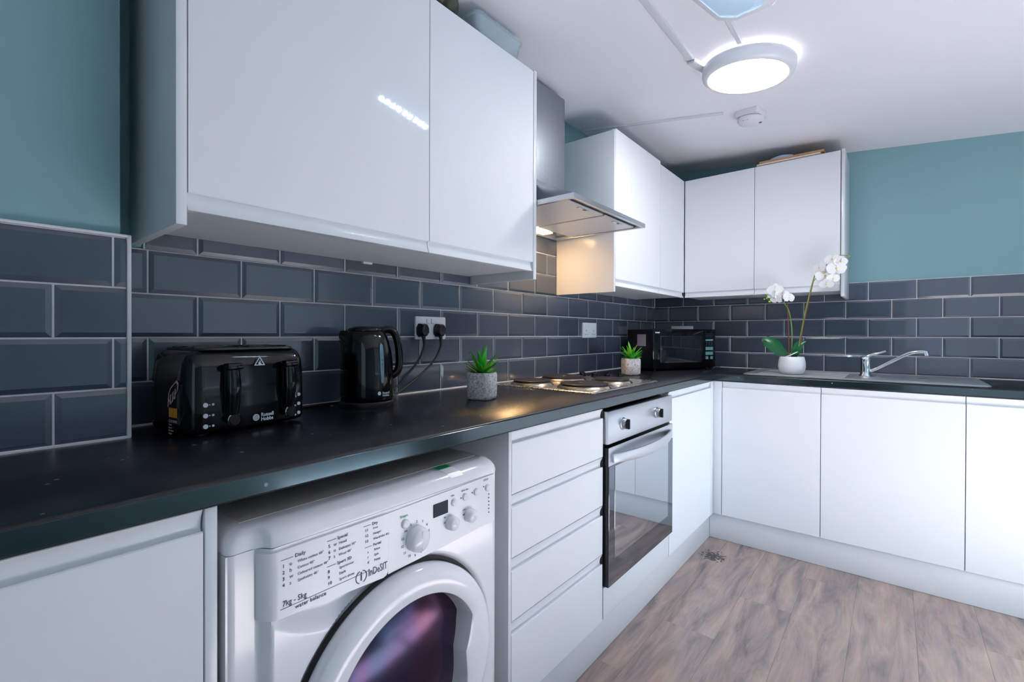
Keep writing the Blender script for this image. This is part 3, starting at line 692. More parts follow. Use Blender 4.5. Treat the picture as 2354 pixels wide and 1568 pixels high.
# ------------------------------------------------------------------ toaster
tz = ZT+.0005; ta = math.atan2(.036, .259)
r = thing('toaster', 'black four-slice toaster on the worktop beside the tiled pier', 'toaster', (-2.97, -.254, tz), ta)
TW, TD, TH = .272, .182, .178
def tbody(sc, z): return [(TW/2+x, TD/2+y, z) for x, y in rrect(TW-sc*2, TD-sc*2, max(.004, .034-sc), 7)]
m = MB(); m.rings([tbody(.010, .006), tbody(.004, .009), tbody(.0005, .02), tbody(0, .05), tbody(.001, .12), tbody(.004, .150), tbody(.010, .167), tbody(.020, .176), tbody(.03, .178)])
m.build('body', 'black', r, ang=50)
m = MB()
for x, y in ((.04, .03), (.23, .03), (.04, .15), (.23, .15)): m.lathe([(.010, 0), (.010, .008)], (x, y, 0), 'z', 14)
m.build('feet', 'rubber', r)
m = MB(); m.rings([[(TW/2+x, TD/2+y, z) for x, y in rrect(TW-.05-q, TD-.03-q, .02, 5)] for q, z in ((0, .1778), (.004, .1815), (.010, .1825))]); tp = m.build('top_plate', 'blackm', r)
for i in range(4):
    cx = .050+(i % 2)*.0; 
for (x0, y0) in ((.034, .048), (.034, .110), (.150, .048), (.150, .110)):
    m = MB(); m.rings([[(x0+.045+x*s, y0+.012+y*s, z) for x, y in rrect(.094, .030, .006, 4)] for s, z in ((1, .1822), (1, .1840), (.9, .1845), (.86, .1800))], cap0=False); sl = m.build('slot', 'shadowgap', tp)
    m = MB()
    m.rings([[(x0+.045+x*s, y0+.012+y*s, z) for x, y in rrect(.097, .034, .007, 4)] for s, z in ((1.0, .1824), (1.0, .1850), (.95, .1852), (.93, .183))], cap0=False, cap1=False); m.build('slot_rim', 'black', sl)
for gx in (.083, .213):
    m = MB(); m.rings([[(gx+x, -.0012-q, z) for x, z in [(u, .090+v) for u, v in rrect(.028-q, .120-q, .012, 5)]] for q in (0, .0015)]); tr = m.build('lever_track', 'blackm', r)
    m = MB(); pts = []
    for t in range(9):
        z = .148-.106*t/8; w = .0115+.003*math.sin(PI*t/8); dd = .010+.012*math.sin(PI*(.12+.76*t/8)); pts.append([(gx+a*w, -.001-dd*e, z) for a, e in ((-1, 0), (-1, .7), (-.5, 1), (.5, 1), (1, .7), (1, 0))])
    m.rings(pts); m.build('side_grip', 'black', r, ang=60)
    m = MB(); m.box(gx-.017, gx+.017, -.024, -.001, .136, .150, .004); m.build('lever', 'black', r)
    m = MB(); m.lathe([(.0125, 0), (.0125, -.008), (.0110, -.010), (.001, -.010)], (gx+.002, -.006, .030), 'y', 24); kb = m.build('browning_dial', 'blackm', r)
    m = MB(); m.lathe([(.0130, -.006), (.0142, -.0075), (.0130, -.009)], (gx+.002, -.006, .030), 'y', 24, False, False); m.build('dial_ring', 'chrome', kb)
def tt(body, size, x, z, m='printlt', w=1, y=-.0006, al='LEFT', sp=.85, bold=0): return text(body, size, (x, y, z), (1, 0, 0), (0, 0, 1), m, r, 'lettering', al, .0004, sp, w, bold)
tt('Russell\nHobbs', .0115, .150, .0262, w=.95, bold=.0003)
m = MB(); m.lathe([(.0075, -.0006), (.0075, -.0012), (.0002, -.0012)], (.139, 0, .0255), 'y', 28); lg = m.build('logo_disc', 'printlt', r)
m = MB()
for k in range(3): m.box(.1345, .1435, -.0016, -.0012, .0218+.0034*k, .0228+.0034*k)
m.build('logo_lines', 'blackm', lg)
def tri(cx, cz, s): return [(cx+s*math.cos(R(a)), cz+s*math.sin(R(a))*.95) for a in (90, 210, 330)]
m = MB(); o1, i1 = tri(.1465, .1485, .0145), tri(.1465, .1485, .0105)
for k in range(3): m.face([(o1[k][0], -.0018, o1[k][1]), (o1[(k+1) % 3][0], -.0018, o1[(k+1) % 3][1]), (i1[(k+1) % 3][0], -.0018, i1[(k+1) % 3][1]), (i1[k][0], -.0018, i1[k][1])])
m.box(.1435, .1460, -.002, -.0016, .1435, .1490).box(.1460, .1500, -.002, -.0016, .1435, .1465).box(.1462, .1480, -.002, -.0016, .1465, .1520)
m.build('warning_triangle', 'printlt', r)
for k in range(3):
    z = .066-.022*k
    for q, h, x, dz in ((.0048, .0022, .033, 0), (.0024, .0012, .048, 0), (.0042, .0022, .2445, 0), (.0024, .0012, .236, -.004)):
        MB().lathe([(q, 0), (q, -h), (.0003, -h)], (x, .001 if x > .2 else 0, z+dz), 'y', 12).build('function_button', 'printlt', r)
    MB().box(.040, .0425, -.0012, -.0004, z-.001, z+.001).build('printed_dash', 'printlt', r)
# printed slice of toast, picture and wording on the left end (faces -x)
m = MB(); out = [(.078, .086), (.052, .102), (.044, .096), (.040, .118), (.052, .136), (.064, .138), (.082, .120), (.086, .104)]
def side(y, z): return (-.0008, y, z)
pp = [(.052, .082), (.038, .098), (.034, .112), (.042, .118), (.070, .100), (.078, .088), (.078, .074), (.068, .066)]
q = [(.0565+(a-.056)*.80, .092+(b_-.092)*.80) for a, b_ in pp]
for k in range(8): m.face([side(*pp[k]), side(*pp[(k+1) % 8]), side(*q[(k+1) % 8]), side(*q[k])])
m.build('toast_outline', 'pink', r)
m = MB()
for k in range(4):
    a = .046+.0095*k; z = .101-.006*k; m.face([side(a, z), side(a+.005, z-.003), side(a+.007, z-.024), side(a+.002, z-.021)])
m.build('toast_bars', 'pink', r)
m = MB(); m.face([side(.040, .060), side(.076, .060), side(.076, .040), side(.040, .040)]); m.build('photo_print', 'amber', r)
text('COLOURS', .008, (-.001, .075, .030), (0, -1, 0), (0, 0, 1), 'paper', r)
text('4 slice\nfrozen\nlift & look\nreheat', .0052, (-.001, .075, .0235), (0, -1, 0), (0, 0, 1), 'paper', r, spacing=1.15)

# ------------------------------------------------------------------ kettle
KC = Vector((-2.470, -.122, ZT+.0005)); kv = (KC-CAM); kv.z = 0; kv.normalize(); ka = math.atan2(-kv.x, kv.y)   # local +x to the right of the view
r = thing('kettle', 'black electric kettle next to the toaster', 'kettle', KC, ka+R(6))
MB().lathe([(.078, 0), (.079, .004), (.0785, .013), (.074, .017), (.001, .017)], (0, 0, 0), 'z', 48).build('base', 'blackm', r)
m = MB(); rings = []
for q, z, sh in ((.070, .018, 0), (.0755, .022, 0), (.0765, .035, 0), (.0765, .08, 0), (.0755, .12, 0), (.0730, .155, -.001), (.0685, .185, -.003), (.063, .205, -.004), (.056, .217, -.005), (.050, .222, -.005)):
    rg = []
    for k in range(48):
        a = 2*PI*k/48; x, y = q*math.cos(a)+sh, q*math.sin(a)*.97
        da = abs(abs(a-PI)); sp = max(0, 1-da/.32); f = max(0, (z-.17)/.045); x -= sp*f*.016
        rg.append((x, y, z))
    rings.append(rg)
m.rings(rings); m.build('body', 'black', r, ang=50)
m = MB(); m.lathe([(.050, .2215), (.0505, .226), (.046, .231), (.03, .235), (.001, .236)], (-.004, 0, 0), 'z', 40); m.build('lid', 'black', r, ang=50)
m = MB(); m.tube(catmull([(.040, 0, .222), (.062, 0, .226), (.078, 0, .218), (.088, 0, .196), (.094, 0, .160), (.095, 0, .125), (.091, 0, .103), (.082, 0, .092), (.070, 0, .086)], 6), .0115, 12)
for v in m.bm.verts: v.co.y *= 1.3
m.build('handle', 'black', r, ang=60)
wa = R(-62)
def onk(a, z, q): return (q*math.cos(a), q*.97*math.sin(a), z)
m = MB(); rg = []
for z, q, w in ((.070, .0772, .001), (.074, .0774, .0045), (.10, .0770, .0060), (.13, .0760, .0065), (.16, .0735, .0068), (.180, .0710, .0055), (.186, .0690, .001)):
    rg.append([onk(wa-w/q, z, q), onk(wa-w/q*.5, z, q+.0006), onk(wa+w/q*.5, z, q+.0006), onk(wa+w/q, z, q)])
m.rings(rg, False, False, False); m.build('water_window', 'gauge', r, ang=60)
m = MB()
for z in (.125, .138): m.box(*[v for ax in zip([a-.0015 for a in onk(wa, z, .0765)], [a+.0015 for a in onk(wa, z, .0772)]) for v in ax])
m.build('level_marks', 'print', r)
tv = Vector((-math.sin(wa), math.cos(wa), 0)); lp = Vector(onk(wa, .040, .0772))
text('Russell\nHobbs', .0085, lp+tv*(-.001), tv, (0, 0, 1), 'printlt', r, spacing=.85, gap=.002, bold=.0002)
pc = Vector(onk(wa-.13, .042, .0768))
m = MB(); tv2 = Vector((-math.sin(wa-.13), math.cos(wa-.13), 0)); nv2 = Vector((math.cos(wa-.13), math.sin(wa-.13), 0))
m.rings([[pc+nv2*h+tv2*(.0048*math.cos(t*PI/10))+Vector((0, 0, .0055*math.sin(t*PI/10))) for t in range(20)] for h in (0, .0008)]); m.build('logo_disc', 'printlt', r)
m = MB(); m.box(-.104, -.094, -.02, -.008, .0015, .008, .002); m.tube(catmull([(-.096, -.014, .006), (-.088, -.01, .006), (-.078, -.005, .007)], 4), .003, 8); m.build('base_lug', 'blackm', r)

# ------------------------------------------------------------------ sockets and plugs
def socket_plate(x0, x1, z0, z1, label, wallx=None, grey=False):
    c = ((x0+x1)/2, 0, z0); r = thing('wall_socket', label, 'socket', c)
    m = MB(c); m.rings([[((x0+x1)/2+x, y, (z0+z1)/2+z) for x, z in rrect(x1-x0-q, z1-z0-q, .004, 3)] for q, y in ((0, -.0005), (0, -.007), (.003, -.009), (.010, -.0095))])
    return r, c, m
r, c, m = socket_plate(-2.191, -2.046, 1.106, 1.190, 'white double wall socket with two black plugs in it'); m.build('faceplate', 'socket', r)
for x in (-2.136, -2.113): MB(c).box(x-.006, x+.006, -.0125, -.009, 1.165, 1.182, .001, 1).build('rocker_switch', 'socket', r)
MB(c).box(-2.1428, -2.1420, -.0100, -.0094, 1.163, 1.184).box(-2.1202, -2.1194, -.0100, -.0094, 1.163, 1.184).box(-2.142, -2.130, -.0100, -.0094, 1.1630, 1.1638).box(-2.1194, -2.108, -.0100, -.0094, 1.1630, 1.1638).build('switch_outline', 'print', r)
r, c, m = socket_plate(-1.015, -.867, 1.107, 1.192, 'white double wall socket without plugs, behind the small plant'); m.build('faceplate', 'socket', r)
for x in (-.985, -.957): MB(c).box(x-.006, x+.006, -.0125, -.009, 1.166, 1.184, .001, 1).build('rocker_switch', 'socket', r)
m = MB(c)
for x in (-.982, -.900):
    m.box(x-.002, x+.002, -.0098, -.0092, 1.142, 1.152).box(x-.015, x-.008, -.0098, -.0092, 1.124, 1.128).box(x+.008, x+.015, -.0098, -.0092, 1.124, 1.128)
m.build('pin_holes', 'print', r)
c = (0, -.2, 1.10); r = thing('wall_socket', 'white socket plate peeping out above the microwave', 'socket', c)
MB(c).box(-.010, -.0003, -.275, -.127, 1.100, 1.186, .002).build('faceplate', 'socket', r)
for x, lab, path in ((-2.171, 'black plug and lead in the left half of the double socket', [(-2.171, -.030, 1.115), (-2.176, -.034, 1.08), (-2.20, -.036, 1.035), (-2.25, -.035, .985), (-2.31, -.04, .94), (-2.37, -.045, .9165), (-2.44, -.035, .9165), (-2.52, -.028, .9165), (-2.66, -.03, .9165), (-2.70, -.05, .918)]),
                     (-2.089, 'black plug and lead in the right half of the double socket', [(-2.089, -.030, 1.115), (-2.094, -.034, 1.08), (-2.13, -.038, 1.03), (-2.19, -.04, .985), (-2.26, -.05, .95), (-2.32, -.062, .925), (-2.36, -.075, .9165), (-2.393, -.09, .9165)])):
    r = thing('power_plug', lab, 'plug', (x, -.0105, 1.142), group='black plugs and leads')
    c = (x, -.0105, 1.142); m = MB(c); rg = []
    for q, y in ((.9, -.0100), (1, -.013), (1, -.022), (.86, -.034), (.7, -.040), (.35, -.042)):
        rg.append([(x+q*.0215*a, y, 1.140+q*.0235*b_) for a, b_ in ((-1, -.55), (-.6, -1), (.6, -1), (1, -.55), (1, .35), (.62, 1), (-.62, 1), (-1, .35))])
    m.rings(rg); m.build('plug_body', 'blackm', r, ang=30)
    m = MB(c); m.tube([(x, -.024, 1.124), (x, -.028, 1.112), (x-.001, -.031, 1.098), (x-.003, -.033, 1.085)], [.0085, .0070, .0050, .0042], 10); m.build('strain_relief', 'rubber', r)
    m = MB(c); m.tube(catmull(path, 8), .0038, 8); m.build('lead', 'rubber', r)

# ------------------------------------------------------------------ succulents in cement pots
def succulent(loc, label, seed, rz):
    rnd = random.Random(seed); r = thing('potted_succulent', label, 'plant', loc, rz, 'small potted succulents')
    m = MB(); rg = []
    for s, z in ((.036, 0), (.041, .003), (.0435, .010), (.0445, .045), (.0445, .080), (.0430, .0865), (.0395, .0875), (.0375, .085), (.0370, .078)):
        rg.append([(x, y, z) for x, y in rrect(2*s, 2*s, s*.62, 6)])
    m.rings(rg, cap1=False); m.build('pot', 'pot', r, ang=50)
    MB().lathe([(.0375, .076), (.02, .080), (.001, .082)], (0, 0, 0), 'z', 24, cap0=False).build('soil', 'soil', r)
    n = 0
    for tilt, cnt, L, zb in ((10, 4, .090, .086), (28, 8, .082, .084), (48, 11, .070, .082), (72, 12, .058, .080)):
        for k in range(cnt):
            a = 2*PI*(k+.37*n)/cnt+rnd.uniform(-.2, .2); n += 1; t0 = R(tilt+rnd.uniform(-7, 7)); ln = L*rnd.uniform(.85, 1.1)
            d = Vector((math.cos(a), math.sin(a), 0)); sd = Vector((-math.sin(a), math.cos(a), 0)); m = MB(); rg = []; p = Vector((0, 0, zb))+d*.004; th = t0
            N = 7; W = .0085*rnd.uniform(.85, 1.15)
            for i in range(N+1):
                u = i/N; w = W*(.5+1.0*math.sin(PI*min(1, u*1.0)**.75)*.75)*(1-u**3)+.0003
                dirv = d*math.sin(th)+Vector((0, 0, 1))*math.cos(th); nr = d*math.cos(th)-Vector((0, 0, 1))*math.sin(th); th_ = w*.28
                rg.append([p-sd*w+nr*-.0015, p+nr*th_, p+sd*w+nr*-.0015, p-nr*th_*.4-nr*.0012])
                p = p+dirv*(ln/N); th += R(2.2 if tilt < 60 else -1)
            m.rings(rg); m.build('leaf', 'leaf', r, ang=60)
    return r
succulent((-2.142, -.287, ZT+.0005), 'green succulent in rough grey cement pot nearest the camera, left of the hob', 3, R(20))
succulent((-.955, -.262, ZT+.0005), 'green succulent in pale cement pot between hob and microwave', 11, R(50))

# ------------------------------------------------------------------ microwave
ML = Vector((-.625, -.245, ZT)); MR = Vector((-.168, -.461, ZT)); me_ = (MR-ML); MWW = me_.length; ma = math.atan2(me_.y, me_.x)
r = thing('microwave', 'black microwave oven set across the corner of the worktop', 'microwave', ML, ma)
MD, MH0, MH1 = .225, .012, .248
MB().box(.003, MWW-.003, .010, MD, MH0, MH1-.002, .003).build('casing', 'blackm', r)
DWX = MWW*.80
d = MB().box(0, DWX-.001, -.006, .010, MH0, MH1, .003).build('door', 'black', r)
MB().box(.055, DWX-.020, -.0075, -.005, .045, .205, .001, 1).build('window', 'mwglass', d)
text('SHARP', .0115, (.014, -.006, .222), (1, 0, 0), (0, 0, 1), 'printlt', r, bold=.0003)
cp = MB().box(DWX, MWW, -.006, .010, MH0, MH1, .003).build('control_panel', 'black', r)
xm = (DWX+MWW)/2-.003
MB().box(xm-.032, xm+.032, -.0072, -.005, .196, .224, .001, 1).build('display', 'lcd', cp)
MB().box(xm-.024, xm+.024, -.0078, -.0070, .203, .216).build('display_screen', 'shadowgap', cp)
for z0, z1 in ((.176, .186), (.118, .138), (.088, .108)): MB().box(xm-.032, xm+.032, -.0072, -.005, z0, z1, .001, 1).build('button_strip', 'teallcd', cp)
for a in (-1, 1): MB().box(xm+a*.020-.011, xm+a*.020+.011, -.0072, -.005, .062, .080, .002, 1).build('button', 'teallcd', cp)
m = MB()
for i in range(4):
    for j in range(3): m.box(xm-.028+.022*j, xm-.018+.022*j, -.0068, -.0055, .144+.0075*i, .148+.0075*i)
m.build('number_keys', 'print', cp)
m = MB()
for x, y in ((.04, .03), (MWW-.04, .03), (.04, .19), (MWW-.04, .19)): m.lathe([(.010, .0005), (.010, .0125)], (x, y, 0), 'z', 12)
m.build('feet', 'rubber', r)
MB().box(.0015, .0029, .060, .135, .145, .215).build('sticker', 'paper', r, label='pinkish sticker on the left side')

# ------------------------------------------------------------------ sink and tap
SX0, SX1, SY0, SY1 = -.530, -.052, -1.650, -.700; ZS = ZT+.0005
c = ((SX0+SX1)/2, (SY0+SY1)/2, ZS); r = thing('sink', 'stainless steel sink with drainer let into the worktop', 'sink', c)
m = MB(c); cx, cy = c[0], c[1]
rim = [(cx+x, cy+y) for x, y in rrect(SX1-SX0, SY1-SY0, .03, 5)]; rim2 = [(cx+x, cy+y) for x, y in rrect(SX1-SX0-.012, SY1-SY0-.012, .026, 5)]; rim3 = [(cx+x, cy+y) for x, y in rrect(SX1-SX0-.030, SY1-SY0-.030, .02, 5)]
m.rings([[(x, y, ZS) for x, y in rim], [(x, y, ZS+.003) for x, y in rim], [(x, y, ZS+.0065) for x, y in rim2], [(x, y, ZS+.0035) for x, y in rim3]], cap0=False)
m.build('deck', 'sink', r)
m = MB(c)
for k in range(7): x = -.47+.055*k; m.box(x-.006, x+.006, -1.15, -.76, ZS+.0035, ZS+.006, .002, 1)
m.build('drainer_ribs', 'sink', r)
m = MB(c); bx, by = -.29, -1.44
def bo(q, rr_): return [(bx+x, by+y) for x, y in rrect(.38-q, .33-q, rr_, 6)]
m.rings([[(x, y, ZS+.0036) for x, y in bo(-.02, .07)], [(x, y, ZS+.0065) for x, y in bo(-.006, .07)], [(x, y, ZS+.0040) for x, y in bo(.006, .065)], [(x, y, ZS+.0034) for x, y in bo(.03, .05)]], cap0=False)
m.build('bowl_rim', 'sink', r)
m = MB(c); m.lathe([(.022, .0037), (.022, .0048), (.001, .0048)], (bx, by, ZS), 'z', 24); m.build('waste', 'chrome', r)
TB = Vector((-.262, -1.222, ZS+.0042)); r = thing('mixer_tap', 'chrome single-lever mixer tap on the sink', 'tap', TB)
MB(TB).lathe([(.027, 0), (.027, .004), (.023, .010), (.0215, .03), (.0215, .074), (.0225, .085), (.020, .096), (.012, .103), (.001, .104)], TB, 'z', 28).build('tap_body', 'chrome', r, ang=50)
m = MB(TB); m.tube(catmull([TB+Vector(v) for v in ((0, -.012, .026), (-.004, -.035, .034), (-.010, -.090, .070), (-.016, -.150, .110), (-.020, -.185, .126), (-.023, -.215, .130), (-.025, -.232, .127))], 6), [.0085]*36+[.010], 12)
m.tube([TB+Vector((-.025, -.228, .134)), TB+Vector((-.025, -.233, .112))], .0105, 14); m.build('spout', 'chrome', r, ang=50)
m = MB(TB); m.tube(catmull([TB+Vector(v) for v in ((0, -.002, .094), (-.002, -.02, .108), (-.006, -.05, .118), (-.010, -.082, .130))], 5), [.010]*4+[.007]*6+[.0050]*6, 10); m.build('lever', 'chrome', r, ang=50)

# ------------------------------------------------------------------ orchid
OC = Vector((-.395, -.915, ZS+.0066)); r = thing('potted_orchid', 'white orchid in a round white pot by the sink', 'plant', OC)
MB().lathe([(.038, 0), (.050, .004), (.060, .018), (.0640, .040), (.0625, .065), (.0575, .088), (.0550, .0925), (.0515, .091), (.053, .080)], (0, 0, 0), 'z', 44, cap1=False).build('pot', 'ceramic', r, ang=50)
MB().lathe([(.0545, .078), (.03, .084), (.001, .086)], (0, 0, 0), 'z', 24, cap0=False).build('soil', 'soil', r)
def oleaf(pts, ws, nrm):
    m = MB(); P_ = catmull(pts, 5); n = len(P_); rg = []
    for i, p in enumerate(P_):
        u = i/(n-1)*(len(ws)-1); k = min(int(u), len(ws)-2); w = ws[k]+(ws[k+1]-ws[k])*(u-k)
        t = (P_[min(i+1, n-1)]-P_[max(i-1, 0)]).normalized(); sd = t.cross(Vector(nrm)).normalized(); up_ = sd.cross(t)
        rg.append([p-sd*w+up_*w*.25, p-sd*w*.5+up_*w*.04, p, p+sd*w*.5+up_*w*.04, p+sd*w+up_*w*.25, p+sd*w*.5-up_*.002, p-up_*.003, p-sd*w*.5-up_*.002])
    m.rings(rg); return m
oleaf([(-.01, .01, .085), (-.015, .045, .110), (-.02, .085, .150), (-.02, .120, .172), (-.02, .140, .170)], [.008, .026, .036, .030, .004], (-.75, .1, .6)).build('leaf', 'orleaf', r)
oleaf([(0, -.01, .085), (-.005, -.02, .120), (0, -.035, .155), (.01, -.062, .175)], [.008, .022, .022, .003], (-1, 0, .35)).build('leaf', 'orleaf', r)
oleaf([(-.02, -.01, .085), (-.04, -.015, .105), (-.05, -.04, .115)], [.008, .014, .004], (-.5, 0, .8)).build('leaf', 'orleaf', r)
def s3(u, v, d=0):     # offset along the sink wall (u to the right) and up
    return Vector((d, -u, v))
def px(uu, vv, d=0):   # photograph measure expressed in metres from the pot's foot (scale 430 px/m)
    return Vector((d, -(uu-1820)/478., (863-vv)/427.))
MB().tube(catmull([px(1819, 822), px(1820, 790), px(1819, 755), px(1812, 718), px(1800, 700), px(1789, 694)], 6), .0028, 8).build('flower_stem', 'stem', r)
MB().tube(catmull([px(1814, 822), px(1812, 760), px(1809, 694)], 3), .0026, 8).build('support_stake', 'stake', r)
MB().tube(catmull([px(1832, 822), px(1838, 780), px(1848, 725), px(1858, 680), px(1866, 650)], 6), .0028, 8).build('flower_stem', 'stem', r)
MB().tube(catmull([px(1834, 822), px(1846, 745), px(1868, 642)], 3), .0024, 8).build('support_stake', 'stake', r)
MB().tube(catmull([px(1866, 655), px(1885, 632), px(1902, 608), px(1918, 603), px(1934, 606)], 6), .0018, 8).build('flower_stem', 'stem', r)
MB().tube(catmull([px(1789, 694), px(1780, 690), px(1766, 692), px(1758, 690)], 4), .0014, 6).build('flower_stem', 'stem', r)
def flower(p, s, az, el, lip='yellow'):
    n = Vector((-math.cos(el)*math.cos(az), math.cos(el)*math.sin(az), math.sin(el))); a = n.cross(Vector((0, 0, 1))).normalized(); b_ = a.cross(n)
    f = MB()
    fo = None
    for k, (ang, L, w) in enumerate(((90, 1, .42), (210, .95, .40), (330, .95, .40), (5, 1.05, .62), (175, 1.05, .62))):
        m = MB(OC*0); t = a*math.cos(R(ang))+b_*math.sin(R(ang)); sd = n.cross(t); rg = []
        for i in range(6):
            u = i/5; ww = s*w*math.sin(PI*min(1, u*.93+.05))**.7+.0004; q = p+t*(s*L*u)+n*(.004*k*.2+.25*s*(u-.5)**2*(-1 if k < 3 else 1))
            rg.append([q-sd*ww+n*.0006, q+n*.0016, q+sd*ww+n*.0006, q-n*.0006])
        m.rings(rg)
        o = m.build('petal', 'petal', r if fo is None else fo); 
        if fo is None: o.name = 'flower'; fo = o
    m = MB(); m.lathe([(.001, 0), (s*.11, s*.05), (s*.12, s*.12), (s*.06, s*.22), (.001, s*.24)], (0, 0, 0), 'z', 12)
    rot = n.to_track_quat('Z', 'Y').to_matrix().to_4x4(); bmesh.ops.transform(m.bm, matrix=Matrix.Translation(p+n*.002) @ rot, verts=m.bm.verts); m.build('lip', lip, fo)
for q in ((1783, 672, .040, .1, .2), (1798, 684, .036, -.3, -.1), (1812, 690, .034, -.9, .25), (1786, 693, .030, .3, -.5), (1775, 682, .028, .6, .1)): flower(px(q[0], q[1], -.012), q[2], q[3], q[4], 'petal')
for q in ((1890, 645, .042, 0, .05), (1912, 632, .042, -.2, .05), (1905, 612, .036, .3, .3), (1880, 628, .034, .6, .1), (1893, 664, .032, .1, -.6), (1905, 652, .030, -.5, -.3), (1920, 618, .030, -.4, 0)): flower(px(q[0], q[1], -.012-.004*(q[0] % 3)), q[2], q[3], q[4])
m = MB()
for uu, vv, q in ((1769, 697, .0062), (1763, 689, .0052), (1757, 691, .0042), (1764, 682, .0044)): m.lathe([(.0005, -q), (q*.8, -q*.5), (q, 0), (q*.75, q*.6), (.0005, q)], px(uu, vv, -.004), 'z', 12)
m.lathe([(.0005, -.006), (.006, 0), (.0005, .006)], px(1937, 607), 'z', 12); m.build('buds', 'bud', r)
MB().tube(catmull([Vector((-.03, .03, .086)), Vector((-.045, .01, .096)), Vector((-.05, -.02, .112)), Vector((-.03, -.03, .118))], 4), .003, 7).build('aerial_root', 'petal', r)

# ------------------------------------------------------------------ things on top of the cabinets
ZTT = 2.0815
def boxthing(): pass
c = (-2.345, -.178, ZTT); m = MB(c); m.lathe([(.06, 0), (.105, .018), (.132, .045), (.142, .070), (.1385, .071), (.127, .046), (.10, .022), (.001, .012)], c, 'z', 56, cap1=False)
tag(m.build('bowl', 'bowl', ang=60), 'dark green shallow bowl on top of the wide wall cabinets', 'bowl')
c = (-2.08, -.18, ZTT); r = thing('plastic_container', 'clear plastic container on the wall cabinet near the cooker hood', 'container', c)
m = MB(c); rg = []
for q, z in ((.02, .0005), (.008, .01), (0, .076), (-.006, .079), (-.006, .084), (.004, .084), (.012, .02), (.024, .006)): rg.append([(-2.067+x, -.205+y, ZTT+z) for x, y in rrect(.235-q*2, .195-q*2, .025, 5)])
m.rings(rg); m.build('tub', 'clear', r)
c = (-.2, -.88, ZTT)
tag(MB(c).box(-.314, -.06, -1.035, -.722, ZTT+.0002, ZTT+.006, .002).build('tray', 'wood'), 'thin tan board at the bottom of the stack on the cabinet', 'board')
tag(MB(c).box(-.312, -.06, -1.028, -.724, ZTT+.0065, ZTT+.0145, .002).build('serving_tray', 'ceramic'), 'white flat tray between two boards on the cabinet', 'tray')
tag(MB(c).box(-.306, -.05, -1.044, -.735, ZTT+.015, ZTT+.029, .002).build('chopping_board', 'wood'), 'oak chopping board on top of the corner cabinets above the orchid', 'board')
m = MB((-.22, -.85, ZTT+.03)); rg = []
for i in range(9):
    y = -.79-.014*i; h = .016*math.sin(PI*(i+.4)/9)+.003; rg.append([(-.30, y, ZTT+.0295), (-.298, y, ZTT+.0295+h*.8), (-.26, y, ZTT+.0295+h), (-.18, y, ZTT+.0295+h*.7), (-.14, y, ZTT+.0295)])
m.rings(rg); tag(m.build('plastic_bag', 'bag'), 'crumpled pale blue plastic bag on the chopping board', 'bag')

# ------------------------------------------------------------------ ceiling fixtures
def on_ceil(x, y): return Vector((x, y, ceil_z(x, y)))
tilt = Vector((-.02, -.0925, 1)).normalized().to_track_quat('Z', 'Y')
def ceil_thing(name, label, cat, x, y):
    r = thing(name, label, cat, on_ceil(x, y)); r.rotation_mode = 'QUATERNION'; r.rotation_quaternion = tilt; return r
LX, LY = -1.335, -.905
r = ceil_thing('ceiling_light', 'round white flush ceiling light, switched on', 'ceiling light', LX, LY)
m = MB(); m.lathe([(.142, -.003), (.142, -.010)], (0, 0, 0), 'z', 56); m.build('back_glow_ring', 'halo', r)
m = MB(); m.lathe([(.135, -.0102), (.156, -.0115), (.160, -.018), (.160, -.040), (.157, -.050), (.148, -.057), (.138, -.058), (.137, -.054)], (0, 0, 0), 'z', 72, cap1=False); m.build('housing', 'whitep', r, ang=50)
m = MB(); m.lathe([(.137, -.0545), (.12, -.0585), (.06, -.061), (.001, -.0615)], (0, 0, 0), 'z', 56, cap0=False); m.build('diffuser', 'lampface', r, ang=60)
BX, BY = -1.93, -.945
r = ceil_thing('emergency_light', 'oblong white bulkhead emergency light with clear faceted cover', 'ceiling light', BX, BY)
def oc(w, d, ch): return [(w/2-ch, -d/2), (w/2, -d/2+ch), (w/2, d/2-ch), (w/2-ch, d/2), (-w/2+ch, d/2), (-w/2, d/2-ch), (-w/2, -d/2+ch), (-w/2+ch, -d/2)]
m = MB(); m.rings([[(x, y, z) for x, y in oc(w, d, ch)] for w, d, ch, z in ((.51, .195, .04, -.0005), (.51, .195, .04, -.022), (.50, .185, .04, -.026), (.40, .12, .03, -.026))]); m.build('base_plate', 'whitep', r)
m = MB(); m.rings([[(x, y, z) for x, y in oc(w, d, ch)] for w, d, ch, z in ((.44, .150, .035, -.0262), (.43, .14, .033, -.038), (.36, .10, .028, -.056))], cap0=False); m.build('clear_cover', 'lens', r, ang=10)
for k in range(9):
    MB().box(-.176+.0375*k, -.164+.0375*k, -.060, -.048, -.034, -.0268, .001, 1).build('led', 'led', r)
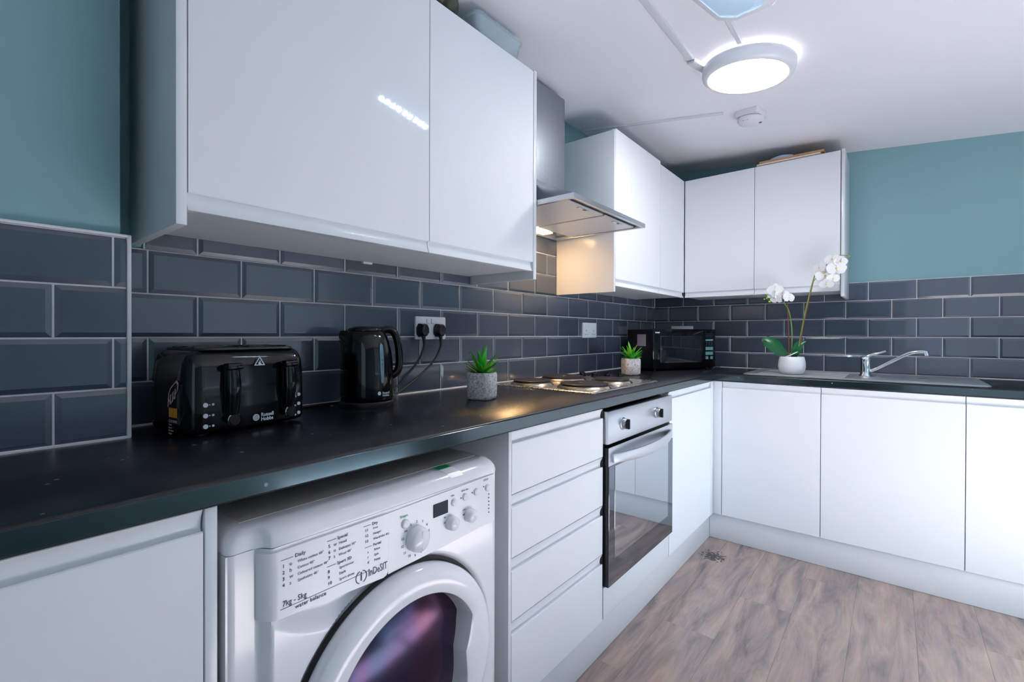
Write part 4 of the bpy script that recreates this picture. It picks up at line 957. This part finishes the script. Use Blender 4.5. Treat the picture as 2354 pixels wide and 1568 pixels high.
def strip(name, label, pts, w, h, group='white trunking'):
    a, b_ = Vector(pts[0]+(0,)), Vector(pts[1]+(0,)); d = (b_-a).normalized(); s_ = Vector((-d.y, d.x, 0))*w/2
    o = on_ceil(pts[0][0], pts[0][1]); m = MB(o); rg = []
    for p in (a, b_):
        q = [p-s_, p+s_]; z0, z1 = ceil_z(q[0].x, q[0].y), ceil_z(q[1].x, q[1].y)
        rg.append([(q[0].x, q[0].y, z0-.0005), (q[0].x, q[0].y, z0-h+.002), (q[0].x+(q[1].x-q[0].x)*.1, q[0].y+(q[1].y-q[0].y)*.1, z0-h), (q[1].x+(q[0].x-q[1].x)*.1, q[1].y+(q[0].y-q[1].y)*.1, z1-h), (q[1].x, q[1].y, z1-h+.002), (q[1].x, q[1].y, z1-.0005)])
    m.rings(rg); return tag(m.build(name, 'conduit'), label, 'trunking', group)
strip('cable_trunking', 'wide white trunking running along the ceiling to the round light', ((-3.2, -.735), (-1.475, -.735)), .028, .008)
strip('cable_trunking', 'white trunking end piece against the round light', ((-1.472, -.735), (-1.36, -.765)), .032, .018)
strip('cable_trunking', 'short thin white trunking joining emergency light and round light', ((-1.673, -.915), (-1.497, -.912)), .018, .010)
strip('cable_trunking', 'thin white trunking from the smoke alarm towards the wall cabinets', ((-.905, -.70), (-1.03, -.02)), .018, .010)
AX, AY = -.845, -.81
r = ceil_thing('smoke_alarm', 'round white smoke alarm behind the ceiling light', 'smoke alarm', AX, AY)
m = MB(); m.rings([[(x, y, z) for x, y in rrect(.105, .105, .008, 3)] for z in (-.0005, -.028)]); m.build('mounting_box', 'alarm', r)
m = MB(); m.lathe([(.050, -.0285), (.056, -.031), (.057, -.040), (.050, -.052), (.030, -.057), (.001, -.058)], (0, 0, 0), 'z', 40); m.build('sensor_head', 'alarm', r, ang=50)
m = MB(); m.lathe([(.006, -.050), (.006, -.0560), (.001, -.0560)], (.012, -.040, 0), 'z', 12); m.build('test_button', 'print', r)
m = MB()
for k in range(4): m.box(-.050, -.046, -.012+.007*k, -.009+.007*k, -.052, -.044)
m.build('vents', 'print', r)
